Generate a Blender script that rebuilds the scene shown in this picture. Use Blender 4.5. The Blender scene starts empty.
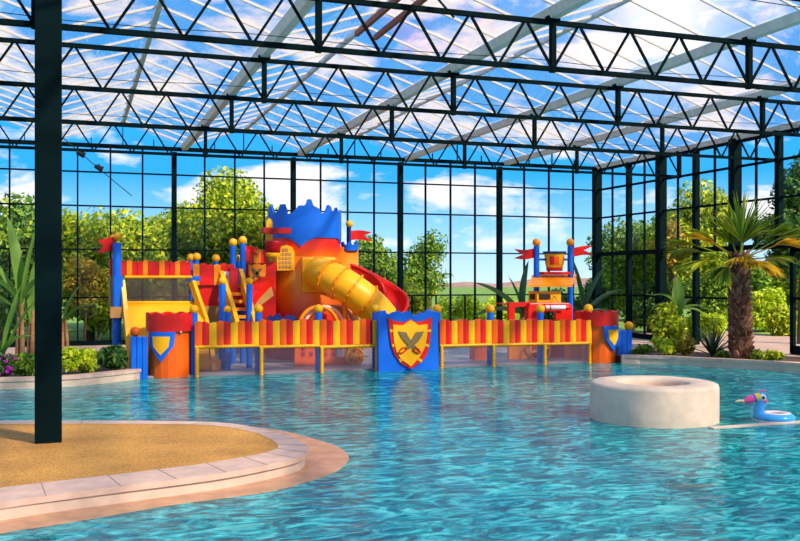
import bpy, math, random
import numpy as np
from mathutils import Vector, Matrix

PI = math.pi
F = 916.0; HZ = 278.0; H = 2.2; TH = math.radians(19.5)
C_, S_ = math.cos(TH), math.sin(TH)
col = bpy.context.scene.collection
rnd = random.Random(7)

# ------------------------------------------------------------------ measuring helpers (photo pixel + known plane -> metres)
def U(px): return (px - 400.0) / F
def dY(px, Y): return Y / (C_ - U(px) * S_)
def P(px, py, Y):                       # point on the plane y = Y
    d = dY(px, Y)
    return (d * (U(px) * C_ + S_), Y, H + (HZ - py) * d / F)
def PX(px, Y): return P(px, 0, Y)[0]
def PZ(px, py, Y): return P(px, py, Y)[2]
def SC(px, Y): return dY(px, Y) / F     # metres per pixel there
def G(px, py, z=0.0):                   # point on the level z
    d = (H - z) * F / (py - HZ)
    return (d * (U(px) * C_ + S_), d * (C_ - U(px) * S_), z)
def RW(px, X):                          # Y on the plane x = X
    u = U(px); return X * (C_ - u * S_) / (S_ + u * C_)

# ------------------------------------------------------------------ materials
MATS = {}
def nodes(m):
    m.use_nodes = True
    nt = m.node_tree; nt.nodes.clear()
    return nt, nt.nodes.new, nt.links.new
def mat(name, colr, rough=0.4, metal=0.0, var=0.0, vscale=6.0, bump=0.0, bscale=40.0, spec=0.3, coat=0.0, trans=0.0):
    if name in MATS: return MATS[name]
    m = bpy.data.materials.new(name); MATS[name] = m
    nt, N, L = nodes(m)
    o = N('ShaderNodeOutputMaterial'); b = N('ShaderNodeBsdfPrincipled')
    b.inputs['Roughness'].default_value = rough; b.inputs['Metallic'].default_value = metal
    b.inputs['Specular IOR Level'].default_value = spec
    b.inputs['Coat Weight'].default_value = coat
    b.inputs['Base Color'].default_value = (*colr, 1)
    L(b.outputs[0], o.inputs[0])
    if var or bump:
        tc = N('ShaderNodeTexCoord')
    if var:
        n = N('ShaderNodeTexNoise'); n.inputs['Scale'].default_value = vscale; n.inputs['Detail'].default_value = 4
        L(tc.outputs['Object'], n.inputs['Vector'])
        r = N('ShaderNodeValToRGB')
        r.color_ramp.elements[0].position = .3; r.color_ramp.elements[1].position = .7
        r.color_ramp.elements[0].color = (*[c * (1 - var) for c in colr], 1)
        r.color_ramp.elements[1].color = (*[min(1, c * (1 + var)) for c in colr], 1)
        L(n.outputs['Fac'], r.inputs[0]); L(r.outputs[0], b.inputs['Base Color'])
    if bump:
        n2 = N('ShaderNodeTexNoise'); n2.inputs['Scale'].default_value = bscale; n2.inputs['Detail'].default_value = 3
        L(tc.outputs['Object'], n2.inputs['Vector'])
        bp = N('ShaderNodeBump'); bp.inputs['Strength'].default_value = bump; bp.inputs['Distance'].default_value = .02
        L(n2.outputs['Fac'], bp.inputs['Height']); L(bp.outputs[0], b.inputs['Normal'])
    return m

RED = mat('red_plastic', (.72, .012, .006), .35, var=.08, vscale=2)
ORG = mat('orange_plastic', (.92, .12, .004), .35, var=.06, vscale=2)
AMB = mat('amber_plastic', (.95, .26, .003), .4, var=.06, vscale=2)
YEL = mat('yellow_plastic', (.95, .43, .003), .4, var=.05, vscale=2)
BLU = mat('blue_plastic', (.004, .13, .66), .4, var=.06, vscale=2)
DBLU = mat('dark_blue_plastic', (.006, .03, .18), .4)
DRED = mat('dark_red_plastic', (.45, .008, .012), .4)
TAN = mat('tan_panel', (.48, .24, .07), .5, var=.1)
BRN = mat('sword_brown', (.20, .13, .05), .5)
WHT = mat('white_plastic', (.8, .78, .76), .4)
PINKW = mat('pale_pink_plastic', (.85, .55, .48), .4)
STEEL = mat('dark_green_steel', (.0012, .0080, .0090), .8, spec=.05, var=.2, vscale=3, bump=.05)
GALV = mat('galvanised_gutter', (.72, .68, .64), .5, var=.12)
BARW = mat('cream_glazing_bar', (.66, .57, .49), .5)
RUST = mat('rusty_red_rail', (.30, .06, .025), .5, var=.2)
CABLE = mat('black_cable', (.012, .012, .014), .6)
COPING = mat('pale_pink_coping', (.66, .43, .32), .6, var=.14, vscale=5, bump=.1)
PLASTER = mat('cream_pool_plaster', (.66, .48, .36), .7, var=.12, vscale=4, bump=.12, bscale=25)
STONE = mat('cream_rendered_stone', (.68, .50, .37), .8, var=.10, vscale=5, bump=.2, bscale=14)
WETST = mat('wet_orange_stone', (.56, .28, .15), .35, var=.25, vscale=4, bump=.1)
DECK = mat('pink_paving', (.50, .33, .25), .7, var=.12, vscale=2.5, bump=.1)
SOIL = mat('brown_soil', (.09, .05, .03), .9, var=.3, vscale=12, bump=.5)
LAWN = mat('lawn_grass', (.16, .26, .03), .9, var=.35, vscale=.8, bump=.5, bscale=8)
PAD = mat('grey_splash_pad', (.40, .34, .33), .4, var=.15, vscale=3)
HILL = mat('pink_brown_hill', (.36, .20, .15), .9, var=.3, vscale=.06)
BARK = mat('grey_brown_bark', (.12, .075, .045), .9, var=.3, vscale=6, bump=.5)
PALMB = mat('palm_boot_brown', (.16, .06, .035), .8, var=.45, vscale=9, bump=.6)
STALK = mat('dry_banana_stalk', (.36, .17, .07), .7, var=.35, vscale=8)
MAG = mat('magenta_petal', (.42, .012, .36), .6, var=.3, vscale=20)
BLACK = mat('black_rubber', (.01, .01, .012), .4)
WINGL = mat('dark_cabin_window', (.05, .02, .015), .2)

def sand_mat():
    m = bpy.data.materials.new('ochre_gravel'); nt, N, L = nodes(m)
    o = N('ShaderNodeOutputMaterial'); b = N('ShaderNodeBsdfPrincipled'); tc = N('ShaderNodeTexCoord')
    n1 = N('ShaderNodeTexNoise'); n1.inputs['Scale'].default_value = 60; n1.inputs['Detail'].default_value = 2
    n2 = N('ShaderNodeTexNoise'); n2.inputs['Scale'].default_value = 1.2; n2.inputs['Detail'].default_value = 3
    L(tc.outputs['Object'], n1.inputs[0]); L(tc.outputs['Object'], n2.inputs[0])
    r = N('ShaderNodeValToRGB'); e = r.color_ramp.elements
    e[0].position = .32; e[0].color = (.22, .085, .012, 1); e[1].position = .68; e[1].color = (.84, .40, .065, 1)
    mx = N('ShaderNodeMath'); mx.operation = 'MULTIPLY_ADD'; mx.inputs[1].default_value = .3
    L(n2.outputs['Fac'], mx.inputs[0])
    s = N('ShaderNodeMath'); s.operation = 'MULTIPLY_ADD'; s.inputs[1].default_value = .7
    L(n1.outputs['Fac'], s.inputs[0]); L(mx.outputs[0], s.inputs[2]); mx.inputs[2].default_value = 0
    L(s.outputs[0], r.inputs[0]); L(r.outputs[0], b.inputs['Base Color'])
    b.inputs['Roughness'].default_value = .85
    bp = N('ShaderNodeBump'); bp.inputs['Strength'].default_value = .4; bp.inputs['Distance'].default_value = .01
    L(n1.outputs['Fac'], bp.inputs['Height']); L(bp.outputs[0], b.inputs['Normal']); L(b.outputs[0], o.inputs[0])
    return m
SAND = sand_mat()

def pool_floor_mat():
    m = bpy.data.materials.new('turquoise_pool_tile'); nt, N, L = nodes(m)
    o = N('ShaderNodeOutputMaterial'); b = N('ShaderNodeBsdfPrincipled'); tc = N('ShaderNodeTexCoord')
    n = N('ShaderNodeTexNoise'); n.inputs['Scale'].default_value = .9; n.inputs['Detail'].default_value = 5
    L(tc.outputs['Object'], n.inputs[0])
    r = N('ShaderNodeValToRGB'); e = r.color_ramp.elements
    e[0].position = .33; e[0].color = (.010, .30, .40, 1); e[1].position = .66; e[1].color = (.10, .78, .80, 1)  # caustic light painted into the tile colour as pale noise patches
    L(n.outputs['Fac'], r.inputs[0])
    br = N('ShaderNodeTexBrick'); br.offset = 0; br.inputs['Scale'].default_value = 1
    br.inputs['Brick Width'].default_value = .55; br.inputs['Row Height'].default_value = .55; br.inputs['Mortar Size'].default_value = .03
    br.inputs['Mortar'].default_value = (.004, .12, .19, 1)
    L(tc.outputs['Object'], br.inputs[0]); L(r.outputs[0], br.inputs['Color1']); L(r.outputs[0], br.inputs['Color2'])
    L(br.outputs[0], b.inputs['Base Color']); b.inputs['Roughness'].default_value = .6
    L(b.outputs[0], o.inputs[0]); return m

def water_mat():
    m = bpy.data.materials.new('rippled_pool_water'); nt, N, L = nodes(m)
    o = N('ShaderNodeOutputMaterial'); tc = N('ShaderNodeTexCoord')
    mp = N('ShaderNodeMapping'); mp.inputs['Rotation'].default_value = (0, 0, TH); mp.inputs['Scale'].default_value = (1.0, 1.9, 1)
    L(tc.outputs['Object'], mp.inputs[0])
    n1 = N('ShaderNodeTexNoise'); n1.inputs['Scale'].default_value = 1.7; n1.inputs['Detail'].default_value = 4; n1.inputs['Roughness'].default_value = .6; n1.inputs['Distortion'].default_value = 1.0
    n2 = N('ShaderNodeTexNoise'); n2.inputs['Scale'].default_value = 7; n2.inputs['Detail'].default_value = 2; n2.inputs['Distortion'].default_value = .8
    L(mp.outputs[0], n1.inputs[0]); L(mp.outputs[0], n2.inputs[0])
    ad = N('ShaderNodeMath'); ad.operation = 'MULTIPLY_ADD'; ad.inputs[1].default_value = .2
    L(n2.outputs['Fac'], ad.inputs[0]); L(n1.outputs['Fac'], ad.inputs[2])
    bp = N('ShaderNodeBump'); bp.inputs['Strength'].default_value = .8; bp.inputs['Distance'].default_value = .022
    L(ad.outputs[0], bp.inputs['Height'])
    tr = N('ShaderNodeBsdfTransparent'); tr.inputs[0].default_value = (.55, .97, .98, 1)
    rf = N('ShaderNodeBsdfRefraction'); rf.inputs['IOR'].default_value = 1.33; rf.inputs['Roughness'].default_value = 0.02; rf.inputs[0].default_value = (.55, .97, .98, 1)
    gl = N('ShaderNodeBsdfGlossy'); gl.inputs['Roughness'].default_value = .03
    # turquoise body of the water; noise paints ripple light and dark into it
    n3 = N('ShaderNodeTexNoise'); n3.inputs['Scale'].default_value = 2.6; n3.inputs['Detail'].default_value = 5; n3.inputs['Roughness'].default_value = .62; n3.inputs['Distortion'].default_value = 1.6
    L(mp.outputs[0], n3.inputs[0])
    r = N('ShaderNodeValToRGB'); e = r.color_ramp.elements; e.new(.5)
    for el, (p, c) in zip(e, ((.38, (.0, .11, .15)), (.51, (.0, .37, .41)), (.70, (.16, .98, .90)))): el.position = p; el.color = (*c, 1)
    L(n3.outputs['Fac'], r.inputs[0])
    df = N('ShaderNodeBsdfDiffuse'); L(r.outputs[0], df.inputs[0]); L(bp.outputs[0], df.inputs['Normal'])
    L(bp.outputs[0], rf.inputs['Normal']); L(bp.outputs[0], gl.inputs['Normal'])
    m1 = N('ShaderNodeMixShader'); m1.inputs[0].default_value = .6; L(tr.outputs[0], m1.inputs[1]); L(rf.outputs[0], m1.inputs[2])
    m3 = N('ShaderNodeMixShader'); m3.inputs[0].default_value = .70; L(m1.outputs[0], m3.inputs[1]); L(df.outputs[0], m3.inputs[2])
    fr = N('ShaderNodeFresnel'); fr.inputs['IOR'].default_value = 1.33; L(bp.outputs[0], fr.inputs['Normal'])
    sc = N('ShaderNodeMath'); sc.operation = 'MULTIPLY'; sc.inputs[1].default_value = .85; L(fr.outputs[0], sc.inputs[0])
    m2 = N('ShaderNodeMixShader'); L(sc.outputs[0], m2.inputs[0]); L(m3.outputs[0], m2.inputs[1]); L(gl.outputs[0], m2.inputs[2])
    L(m2.outputs[0], o.inputs[0]); return m

def glass_mat(name, tint, milk=0.0, refl=.5):
    m = bpy.data.materials.new(name); nt, N, L = nodes(m)
    o = N('ShaderNodeOutputMaterial')
    tr = N('ShaderNodeBsdfTransparent'); tr.inputs[0].default_value = (*tint, 1)
    gl = N('ShaderNodeBsdfGlossy'); gl.inputs['Roughness'].default_value = .0
    fr = N('ShaderNodeFresnel'); fr.inputs['IOR'].default_value = 1.45
    sc = N('ShaderNodeMath'); sc.operation = 'MULTIPLY'; sc.inputs[1].default_value = refl; L(fr.outputs[0], sc.inputs[0])
    mx = N('ShaderNodeMixShader'); L(sc.outputs[0], mx.inputs[0]); L(tr.outputs[0], mx.inputs[1]); L(gl.outputs[0], mx.inputs[2])
    last = mx
    if milk:
        tl = N('ShaderNodeBsdfTranslucent'); tl.inputs[0].default_value = (.9, .88, .9, 1)
        m2 = N('ShaderNodeMixShader'); m2.inputs[0].default_value = milk
        L(mx.outputs[0], m2.inputs[1]); L(tl.outputs[0], m2.inputs[2]); last = m2
    L(last.outputs[0], o.inputs[0]); return m
WGLASS = glass_mat('wall_glass', (.93, .99, .99), 0, .35)
RGLASS = glass_mat('roof_glass', (.88, .90, .95), .04, .2)

def net_mat(name, colr, scale, open_):
    m = bpy.data.materials.new(name); nt, N, L = nodes(m)
    o = N('ShaderNodeOutputMaterial'); tc = N('ShaderNodeTexCoord')
    mp = N('ShaderNodeMapping'); mp.inputs['Rotation'].default_value = (0, math.radians(45), 0); mp.inputs['Scale'].default_value = (scale,) * 3
    L(tc.outputs['Object'], mp.inputs[0])
    sx = N('ShaderNodeSeparateXYZ'); L(mp.outputs[0], sx.inputs[0])
    outs = []
    for ax in ('X', 'Z'):
        fr = N('ShaderNodeMath'); fr.operation = 'FRACT'; L(sx.outputs[ax], fr.inputs[0])
        lt = N('ShaderNodeMath'); lt.operation = 'LESS_THAN'; lt.inputs[1].default_value = open_; L(fr.outputs[0], lt.inputs[0]); outs.append(lt)
    mu = N('ShaderNodeMath'); mu.operation = 'MULTIPLY'; L(outs[0].outputs[0], mu.inputs[0]); L(outs[1].outputs[0], mu.inputs[1])
    b = N('ShaderNodeBsdfPrincipled'); b.inputs['Base Color'].default_value = (*colr, 1); b.inputs['Roughness'].default_value = .5
    t = N('ShaderNodeBsdfTransparent')
    mx = N('ShaderNodeMixShader'); L(mu.outputs[0], mx.inputs[0]); L(b.outputs[0], mx.inputs[1]); L(t.outputs[0], mx.inputs[2])
    L(mx.outputs[0], o.inputs[0]); return m
NET = net_mat('grey_wire_net', (.13, .13, .19), 26, .89)
NETD = net_mat('dark_climbing_net', (.10, .06, .06), 22, .72)

def ramp_mat(name, stops, z0, z1, noise=.06):       # plastic moulded in a colour run from red through orange to yellow
    m = bpy.data.materials.new(name); nt, N, L = nodes(m)
    o = N('ShaderNodeOutputMaterial'); b = N('ShaderNodeBsdfPrincipled'); tc = N('ShaderNodeTexCoord')
    sx = N('ShaderNodeSeparateXYZ'); L(tc.outputs['Object'], sx.inputs[0])
    mr = N('ShaderNodeMapRange'); mr.inputs[1].default_value = z0; mr.inputs[2].default_value = z1; L(sx.outputs['Z'], mr.inputs[0])
    r = N('ShaderNodeValToRGB'); e = r.color_ramp.elements
    while len(e) < len(stops): e.new(.5)
    for el, (p, c) in zip(e, stops): el.position = p; el.color = (*c, 1)
    L(mr.outputs[0], r.inputs[0]); L(r.outputs[0], b.inputs['Base Color']); b.inputs['Roughness'].default_value = .38
    L(b.outputs[0], o.inputs[0]); return m

def leaf_mat(name, dark, mid, light, translu=.35):
    m = bpy.data.materials.new(name); nt, N, L = nodes(m)
    o = N('ShaderNodeOutputMaterial'); g = N('ShaderNodeNewGeometry')
    r = N('ShaderNodeValToRGB'); e = r.color_ramp.elements; e.new(.5)
    for el, (p, c) in zip(e, ((0, dark), (.5, mid), (1, light))): el.position = p; el.color = (*c, 1)
    L(g.outputs['Random Per Island'], r.inputs[0])
    d = N('ShaderNodeBsdfPrincipled'); d.inputs['Roughness'].default_value = .5; d.inputs['Specular IOR Level'].default_value = .3
    t = N('ShaderNodeBsdfTranslucent'); L(r.outputs[0], d.inputs['Base Color']); L(r.outputs[0], t.inputs[0])
    mx = N('ShaderNodeMixShader'); mx.inputs[0].default_value = translu
    L(d.outputs[0], mx.inputs[1]); L(t.outputs[0], mx.inputs[2]); L(mx.outputs[0], o.inputs[0]); return m
LF_Y = leaf_mat('yellow_green_leaf', (0.090, 0.195, 0.012), (0.360, 0.480, 0.018), (0.840, 0.780, 0.030))
LF_M = leaf_mat('mid_green_leaf', (0.038, 0.128, 0.018), (0.150, 0.300, 0.022), (0.495, 0.600, 0.045))
LF_D = leaf_mat('dark_green_leaf', (0.018, 0.075, 0.018), (0.060, 0.165, 0.027), (0.180, 0.330, 0.045))
LF_B = leaf_mat('bright_lime_leaf', (0.210, 0.360, 0.015), (0.570, 0.690, 0.022), (0.850, 0.850, 0.045))
LF_O = leaf_mat('orange_tinged_leaf', (0.150, 0.180, 0.015), (0.510, 0.390, 0.022), (0.850, 0.450, 0.030))
PALM = leaf_mat('palm_frond_green', (0.090, 0.195, 0.018), (0.240, 0.360, 0.022), (0.630, 0.540, 0.030), .3)
PALMY = leaf_mat('palm_frond_gold', (0.450, 0.330, 0.015), (0.825, 0.480, 0.022), (0.850, 0.525, 0.030), .4)
BANANA = leaf_mat('banana_leaf_green', (0.075, 0.195, 0.030), (0.150, 0.300, 0.045), (0.330, 0.480, 0.075), .4)
BANAND = leaf_mat('dark_banana_leaf', (0.018, 0.075, 0.030), (0.045, 0.120, 0.045), (0.075, 0.180, 0.060), .3)
AGAVE = leaf_mat('dark_spike_leaf', (.008, .03, .012), (.02, .05, .02), (.05, .10, .04), .2)

# ------------------------------------------------------------------ mesh building
class MB:
    def __init__(self): self.v = []; self.f = []; self.m = []; self.smooth = []
    def add(self, vs, fs, mi=0, sm=False):
        o = len(self.v); self.v += [tuple(v) for v in vs]
        for f in fs: self.f.append(tuple(i + o for i in f)); self.m.append(mi); self.smooth.append(sm)
        return self
    def box(self, a, b, mi=0):
        x0, y0, z0 = (min(p, q) for p, q in zip(a, b)); x1, y1, z1 = (max(p, q) for p, q in zip(a, b))
        v = [(x0,y0,z0),(x1,y0,z0),(x1,y1,z0),(x0,y1,z0),(x0,y0,z1),(x1,y0,z1),(x1,y1,z1),(x0,y1,z1)]
        return self.add(v, [(0,3,2,1),(4,5,6,7),(0,1,5,4),(1,2,6,5),(2,3,7,6),(3,0,4,7)], mi)
    def bar(self, p, q, w, h=None, mi=0):            # square bar between two points
        h = h or w
        p, q = Vector(p), Vector(q); d = (q - p).normalized()
        up = Vector((0, 0, 1)) if abs(d.z) < .95 else Vector((0, 1, 0))
        s = d.cross(up).normalized(); t = s.cross(d).normalized()
        v = []
        for c in (p, q):
            for a, b in ((-1,-1),(1,-1),(1,1),(-1,1)): v.append(c + s * (a * w / 2) + t * (b * h / 2))
        return self.add(v, [(0,1,2,3),(7,6,5,4),(0,4,5,1),(1,5,6,2),(2,6,7,3),(3,7,4,0)], mi)
    def tube(self, pts, r, n=12, mi=0, cap=True, sm=True):
        pts = [Vector(p) for p in pts]; rs = r if isinstance(r, (list, tuple)) else [r] * len(pts)
        v = []; f = []; prev = None
        for i, p in enumerate(pts):
            d = (pts[min(i + 1, len(pts) - 1)] - pts[max(i - 1, 0)]).normalized()
            if prev is None:
                a = Vector((0, 0, 1)) if abs(d.z) < .9 else Vector((1, 0, 0)); s = d.cross(a).normalized()
            else: s = (prev - d * prev.dot(d)).normalized()
            prev = s; t = d.cross(s)
            for k in range(n):
                an = 2 * PI * k / n; v.append(p + (s * math.cos(an) + t * math.sin(an)) * rs[i])
        for i in range(len(pts) - 1):
            for k in range(n):
                a = i * n + k; b = i * n + (k + 1) % n; f.append((a, b, b + n, a + n))
        self.add(v, f, mi, sm)
        if cap:
            self.add(v[:n], [tuple(range(n - 1, -1, -1))], mi); self.add(v[-n:], [tuple(range(n))], mi)
        return self
    def lathe(self, prof, c, n=24, mi=0, sm=True, a0=0, a1=2 * PI, cap=False):
        full = abs(a1 - a0 - 2 * PI) < 1e-6; k = n if full else n + 1
        v = []; f = []
        for r, z in prof:
            for i in range(k):
                a = a0 + (a1 - a0) * i / n; v.append((c[0] + r * math.cos(a), c[1] + r * math.sin(a), c[2] + z))
        for j in range(len(prof) - 1):
            for i in range(n):
                a = j * k + i; b = j * k + (i + 1) % k; f.append((a, b, b + k, a + k))
        return self.add(v, f, mi, sm)
    def ball(self, c, r, n=16, mi=0, sz=1.0):
        m = n // 2
        return self.lathe([(max(r * math.sin(PI * j / m), 1e-4), -r * sz * math.cos(PI * j / m)) for j in range(m + 1)], c, n, mi)
    def prism(self, pts, y0, y1, mi=0):             # outline in x,z pushed from y0 to y1
        n = len(pts)
        v = [(p[0], y0, p[1]) for p in pts] + [(p[0], y1, p[1]) for p in pts]
        f = [tuple(range(n)), tuple(range(2 * n - 1, n - 1, -1))] + [(i + n, (i + 1) % n + n, (i + 1) % n, i) for i in range(n)]
        return self.add(v, f, mi)
    def slab(self, pts, z0, z1, mi=0, side=None):   # outline in x,y pushed from z0 to z1
        n = len(pts)
        v = [(p[0], p[1], z0) for p in pts] + [(p[0], p[1], z1) for p in pts]
        self.add(v, [tuple(range(n - 1, -1, -1)), tuple(range(n, 2 * n))], mi)
        return self.add(v, [(i, (i + 1) % n, (i + 1) % n + n, i + n) for i in range(n)], mi if side is None else side)
    def build(self, name, mats, parent=None, base=None, fix=True):
        if not isinstance(mats, (list, tuple)): mats = [mats]
        off = Vector((0, 0, 0))
        if parent is not None: off = Vector(parent.get('_w', (0, 0, 0)))
        elif base is not None: off = Vector(base)
        me = bpy.data.meshes.new(name)
        me.from_pydata([tuple(Vector(v) - off) for v in self.v], [], self.f)
        for m in mats: me.materials.append(m)
        me.polygons.foreach_set('material_index', self.m)
        me.polygons.foreach_set('use_smooth', self.smooth)
        if fix and len(self.v) < 20000:
            import bmesh
            bm = bmesh.new(); bm.from_mesh(me)
            bmesh.ops.recalc_face_normals(bm, faces=bm.faces[:])
            bm.to_mesh(me); bm.free()
        me.update()
        o = bpy.data.objects.new(name, me); col.objects.link(o)
        if parent is not None:
            o.parent = parent; o['_w'] = tuple(off)
        else:
            o.location = off; o['_w'] = tuple(off)
        return o
def bevel(o, w=.02, seg=2):
    b = o.modifiers.new('b', 'BEVEL'); b.width = w; b.segments = seg; b.limit_method = 'ANGLE'; b.angle_limit = .6
    return o
def tag(o, label, cat, group=None, kind=None):
    o['label'] = label; o['category'] = cat
    if group: o['group'] = group
    if kind: o['kind'] = kind
    return o
def thing(name, label, cat, loc, group=None):
    o = bpy.data.objects.new(name, None); col.objects.link(o); o.location = loc; o['_w'] = tuple(loc)
    o.empty_display_size = .2
    return tag(o, label, cat, group)
def struct(o): o['kind'] = 'structure'; return o
def copy_tree(o, parent=None):
    c = o.copy(); col.objects.link(c)
    if parent: c.parent = parent
    for ch in list(o.children): copy_tree(ch, c)
    return c
def pp(pts, Y, ox=0, oy=0, s=1.0): return [(lambda q: (q[0], q[2]))(P(ox + x * s, oy + y * s, Y)) for x, y in pts]

# ------------------------------------------------------------------ layout numbers
YB, XR = 28.7, 17.67
GUT = [3.15 + 3.63 * k for k in range(-3, 5)]           # gutter lines, the last one is the right wall
ZG, ZT, ZB, ZR = H + 3.9, H + 3.85, H + 3.15, H + 4.62
TRUSS = [8.2, 12.25, 16.1, 19.7, 23.9]
Y0 = -1.0

# ------------------------------------------------------------------ ground, pool and decks
g = MB(); g.slab([(-90, YB + .35), (-90, 230), (180, 230), (180, -30), (XR + 5.5, -30), (XR + 5.5, YB + .35)], -.3, .1); struct(g.build('ground', LAWN))
fl = MB(); fl.slab([(-14, -3), (XR + .1, -3), (XR + .1, 26.3), (-14, 26.3)], -1.25, -1.15); struct(fl.build('floor_pool', pool_floor_mat()))
w = MB(); w.add([(-14, -3, 0), (XR, -3, 0), (XR, 22.5, 0), (-14, 22.5, 0)], [(0, 1, 2, 3)])
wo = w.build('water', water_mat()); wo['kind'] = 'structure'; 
# far deck behind the playground
d = MB(); d.slab([(-14, 26.2), (XR + 5.5, 26.2), (XR + 5.5, YB + .35), (-14, YB + .35)], -1.2, .20); struct(d.build('floor_back', DECK))
d = MB(); d.slab([(1.45, 20.82), (13.3, 20.82), (13.3, 26.2), (1.45, 26.2)], -1.15, .04); struct(d.build('floor_splash_pad', PAD))
def curb(pts, back, name, label_side):
    top = [G(a, b, .22) for a, b in pts]
    out = [(p[0], p[1]) for p in top]
    # coping band
    inn = []
    for i, p in enumerate(out):
        a = Vector(out[max(i - 1, 0)]); b = Vector(out[min(i + 1, len(out) - 1)]); t = (b - a).normalized()
        inn.append((p[0] - t.y * .3, p[1] + t.x * .3))
    m = MB(); m.slab(out + inn[::-1], .15, .22)
    shrink = [((o_[0] * .92 + i_[0] * .08), (o_[1] * .92 + i_[1] * .08)) for o_, i_ in zip(out, inn)]
    m.slab(shrink + inn[::-1], -1.15, .15, 1)
    struct(m.build('trim_' + label_side, [COPING, PLASTER]))
    s = MB(); s.slab(inn + back, -1.15, .17); struct(s.build('floor_' + name, SOIL))
    return inn
curb([(-80, 381), (-40, 380), (0, 378.5), (40, 377.5), (80, 375.5), (115, 372), (135, 369.8), (147, 367.5)], [(1.44, 22.5), (1.44, 26.2), (-14, 26.2), (-14, 20)], 'planter_left', 'curb_left')
curb([(622, 355.3), (640, 355.5), (670, 356.5), (700, 358), (740, 360), (780, 362), (830, 365), (900, 369)], [(XR - .1, 12.5), (XR - .1, 18.3), (14.6, 22.6), (13.35, 22.6)], 'planter_right', 'curb_right')
d = MB(); d.slab([(13.31, 22.6), (14.6, 22.6), (XR, 18.3), (XR + 5.5, 17), (XR + 5.5, 26.2), (13.31, 26.2)], -1.15, .19); struct(d.build('floor_right', DECK))

# near island with its gravel, coping and wet step
top = [(-120, 420.5), (0, 420.5), (100, 420.3), (216, 421.3), (252, 426), (275, 431), (292, 437), (304, 443), (309, 449), (304, 455), (292, 459.5), (262, 466), (225, 473), (180, 479), (135, 484.5), (67, 493), (0, 502), (-120, 524)]
inner = [(-120, 424), (0, 424), (100, 423.6), (205, 424.3), (236, 428), (256, 432.5), (268, 437.5), (276, 442.5), (279, 446), (274, 450), (262, 453.5), (240, 457.5), (205, 463.5), (160, 469), (120, 474), (60, 480.5), (0, 487.5), (-120, 505)]
step = [(-120, 426), (200, 425), (260, 427), (290, 432), (315, 439), (338, 446), (350, 455), (347, 463), (333, 473), (305, 482), (270, 491), (225, 497), (180, 502.5), (135, 510), (90, 518), (40, 526), (0, 531.5), (-120, 560)]
ZI = .18
def q2(l, z): return [G(a, b, z)[:2] for a, b in l]
def smooth_loop(l, n=3):
    for _ in range(n):
        r = [l[0]]
        for a, b in zip(l[:-1], l[1:]): r += [(a[0] * .75 + b[0] * .25, a[1] * .75 + b[1] * .25), (a[0] * .25 + b[0] * .75, a[1] * .25 + b[1] * .75)]
        r.append(l[-1]); l = r
    return l
to, ti = smooth_loop(top), smooth_loop(inner)
A, B = q2(to, ZI), q2(ti, ZI)
m = MB(); n = len(A)
v = [(p[0], p[1], ZI) for p in A] + [(p[0], p[1], ZI) for p in B] + [(p[0], p[1], ZI - .06) for p in A]
m.add(v, [(i, i + 1, n + i + 1, n + i) for i in range(n - 1)] + [(2 * n + i, 2 * n + i + 1, i + 1, i) for i in range(n - 1)])
# joints between the coping stones
struct(m.build('trim_island_coping', COPING))
m = MB(); ctr = Vector((sum(p[0] for p in A) / n, sum(p[1] for p in A) / n))
A2 = [tuple(Vector(p) + (ctr - Vector(p)).normalized() * .03) for p in A]
m.slab(A2, -1.15, ZI - .055); struct(m.build('wall_island', PLASTER))
m = MB(); m.slab(B, ZI - .05, ZI - .003); struct(m.build('floor_island_gravel', SAND))
m = MB(); m.slab(q2(smooth_loop(step), .012), -1.15, .012); struct(m.build('trim_island_step', WETST))
m = MB()
for k in range(0, n - 1, 9):
    a, b = A[k], B[k]; m.bar((a[0], a[1], ZI + .0015), (b[0], b[1], ZI + .0015), .008, .004)
struct(m.build('trim_coping_joints', mat('joint_grey', (.36, .25, .2), .8)))

# ------------------------------------------------------------------ roof
bars = MB(); pan = MB(); rid = MB()
ks = list(range(len(GUT) - 1))
for k in ks:
    xa, xb = GUT[k], GUT[k + 1]; xm = (xa + xb) / 2
    for x0, x1, s in ((xa, xm, 1), (xm, xb, -1)):
        z0, z1 = (ZG + .12, ZR) if s == 1 else (ZR, ZG + .12)
        pan.add([(x0, Y0, z0), (x1, Y0, z1), (x1, YB, z1), (x0, YB, z0)], [(0, 1, 2, 3)])
        yy = Y0
        while yy < YB:
            bars.bar((x0, yy, z0 - .01), (x1, yy, z1 - .01), .03, .04); yy += 1.0
    rid.bar((xm, Y0, ZR - .01), (xm, YB, ZR - .01), .09, .08)
struct(pan.build('ceiling', RGLASS, fix=False)); struct(bars.build('trim_roof_bars', BARW)); struct(rid.build('trim_roof_ridges', GALV))
words = ['first', 'second', 'third', 'fourth', 'fifth', 'sixth', 'seventh', 'eighth']
for k, x in enumerate(GUT[1:]):
    m = MB(); m.prism([(x - .13, ZG + .14), (x - .07, ZG), (x + .07, ZG), (x + .13, ZG + .14), (x + .10, ZG + .14), (x, ZG + .05), (x - .10, ZG + .14)], Y0, YB)
    struct(m.build('trim_gutter', GALV))
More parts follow.
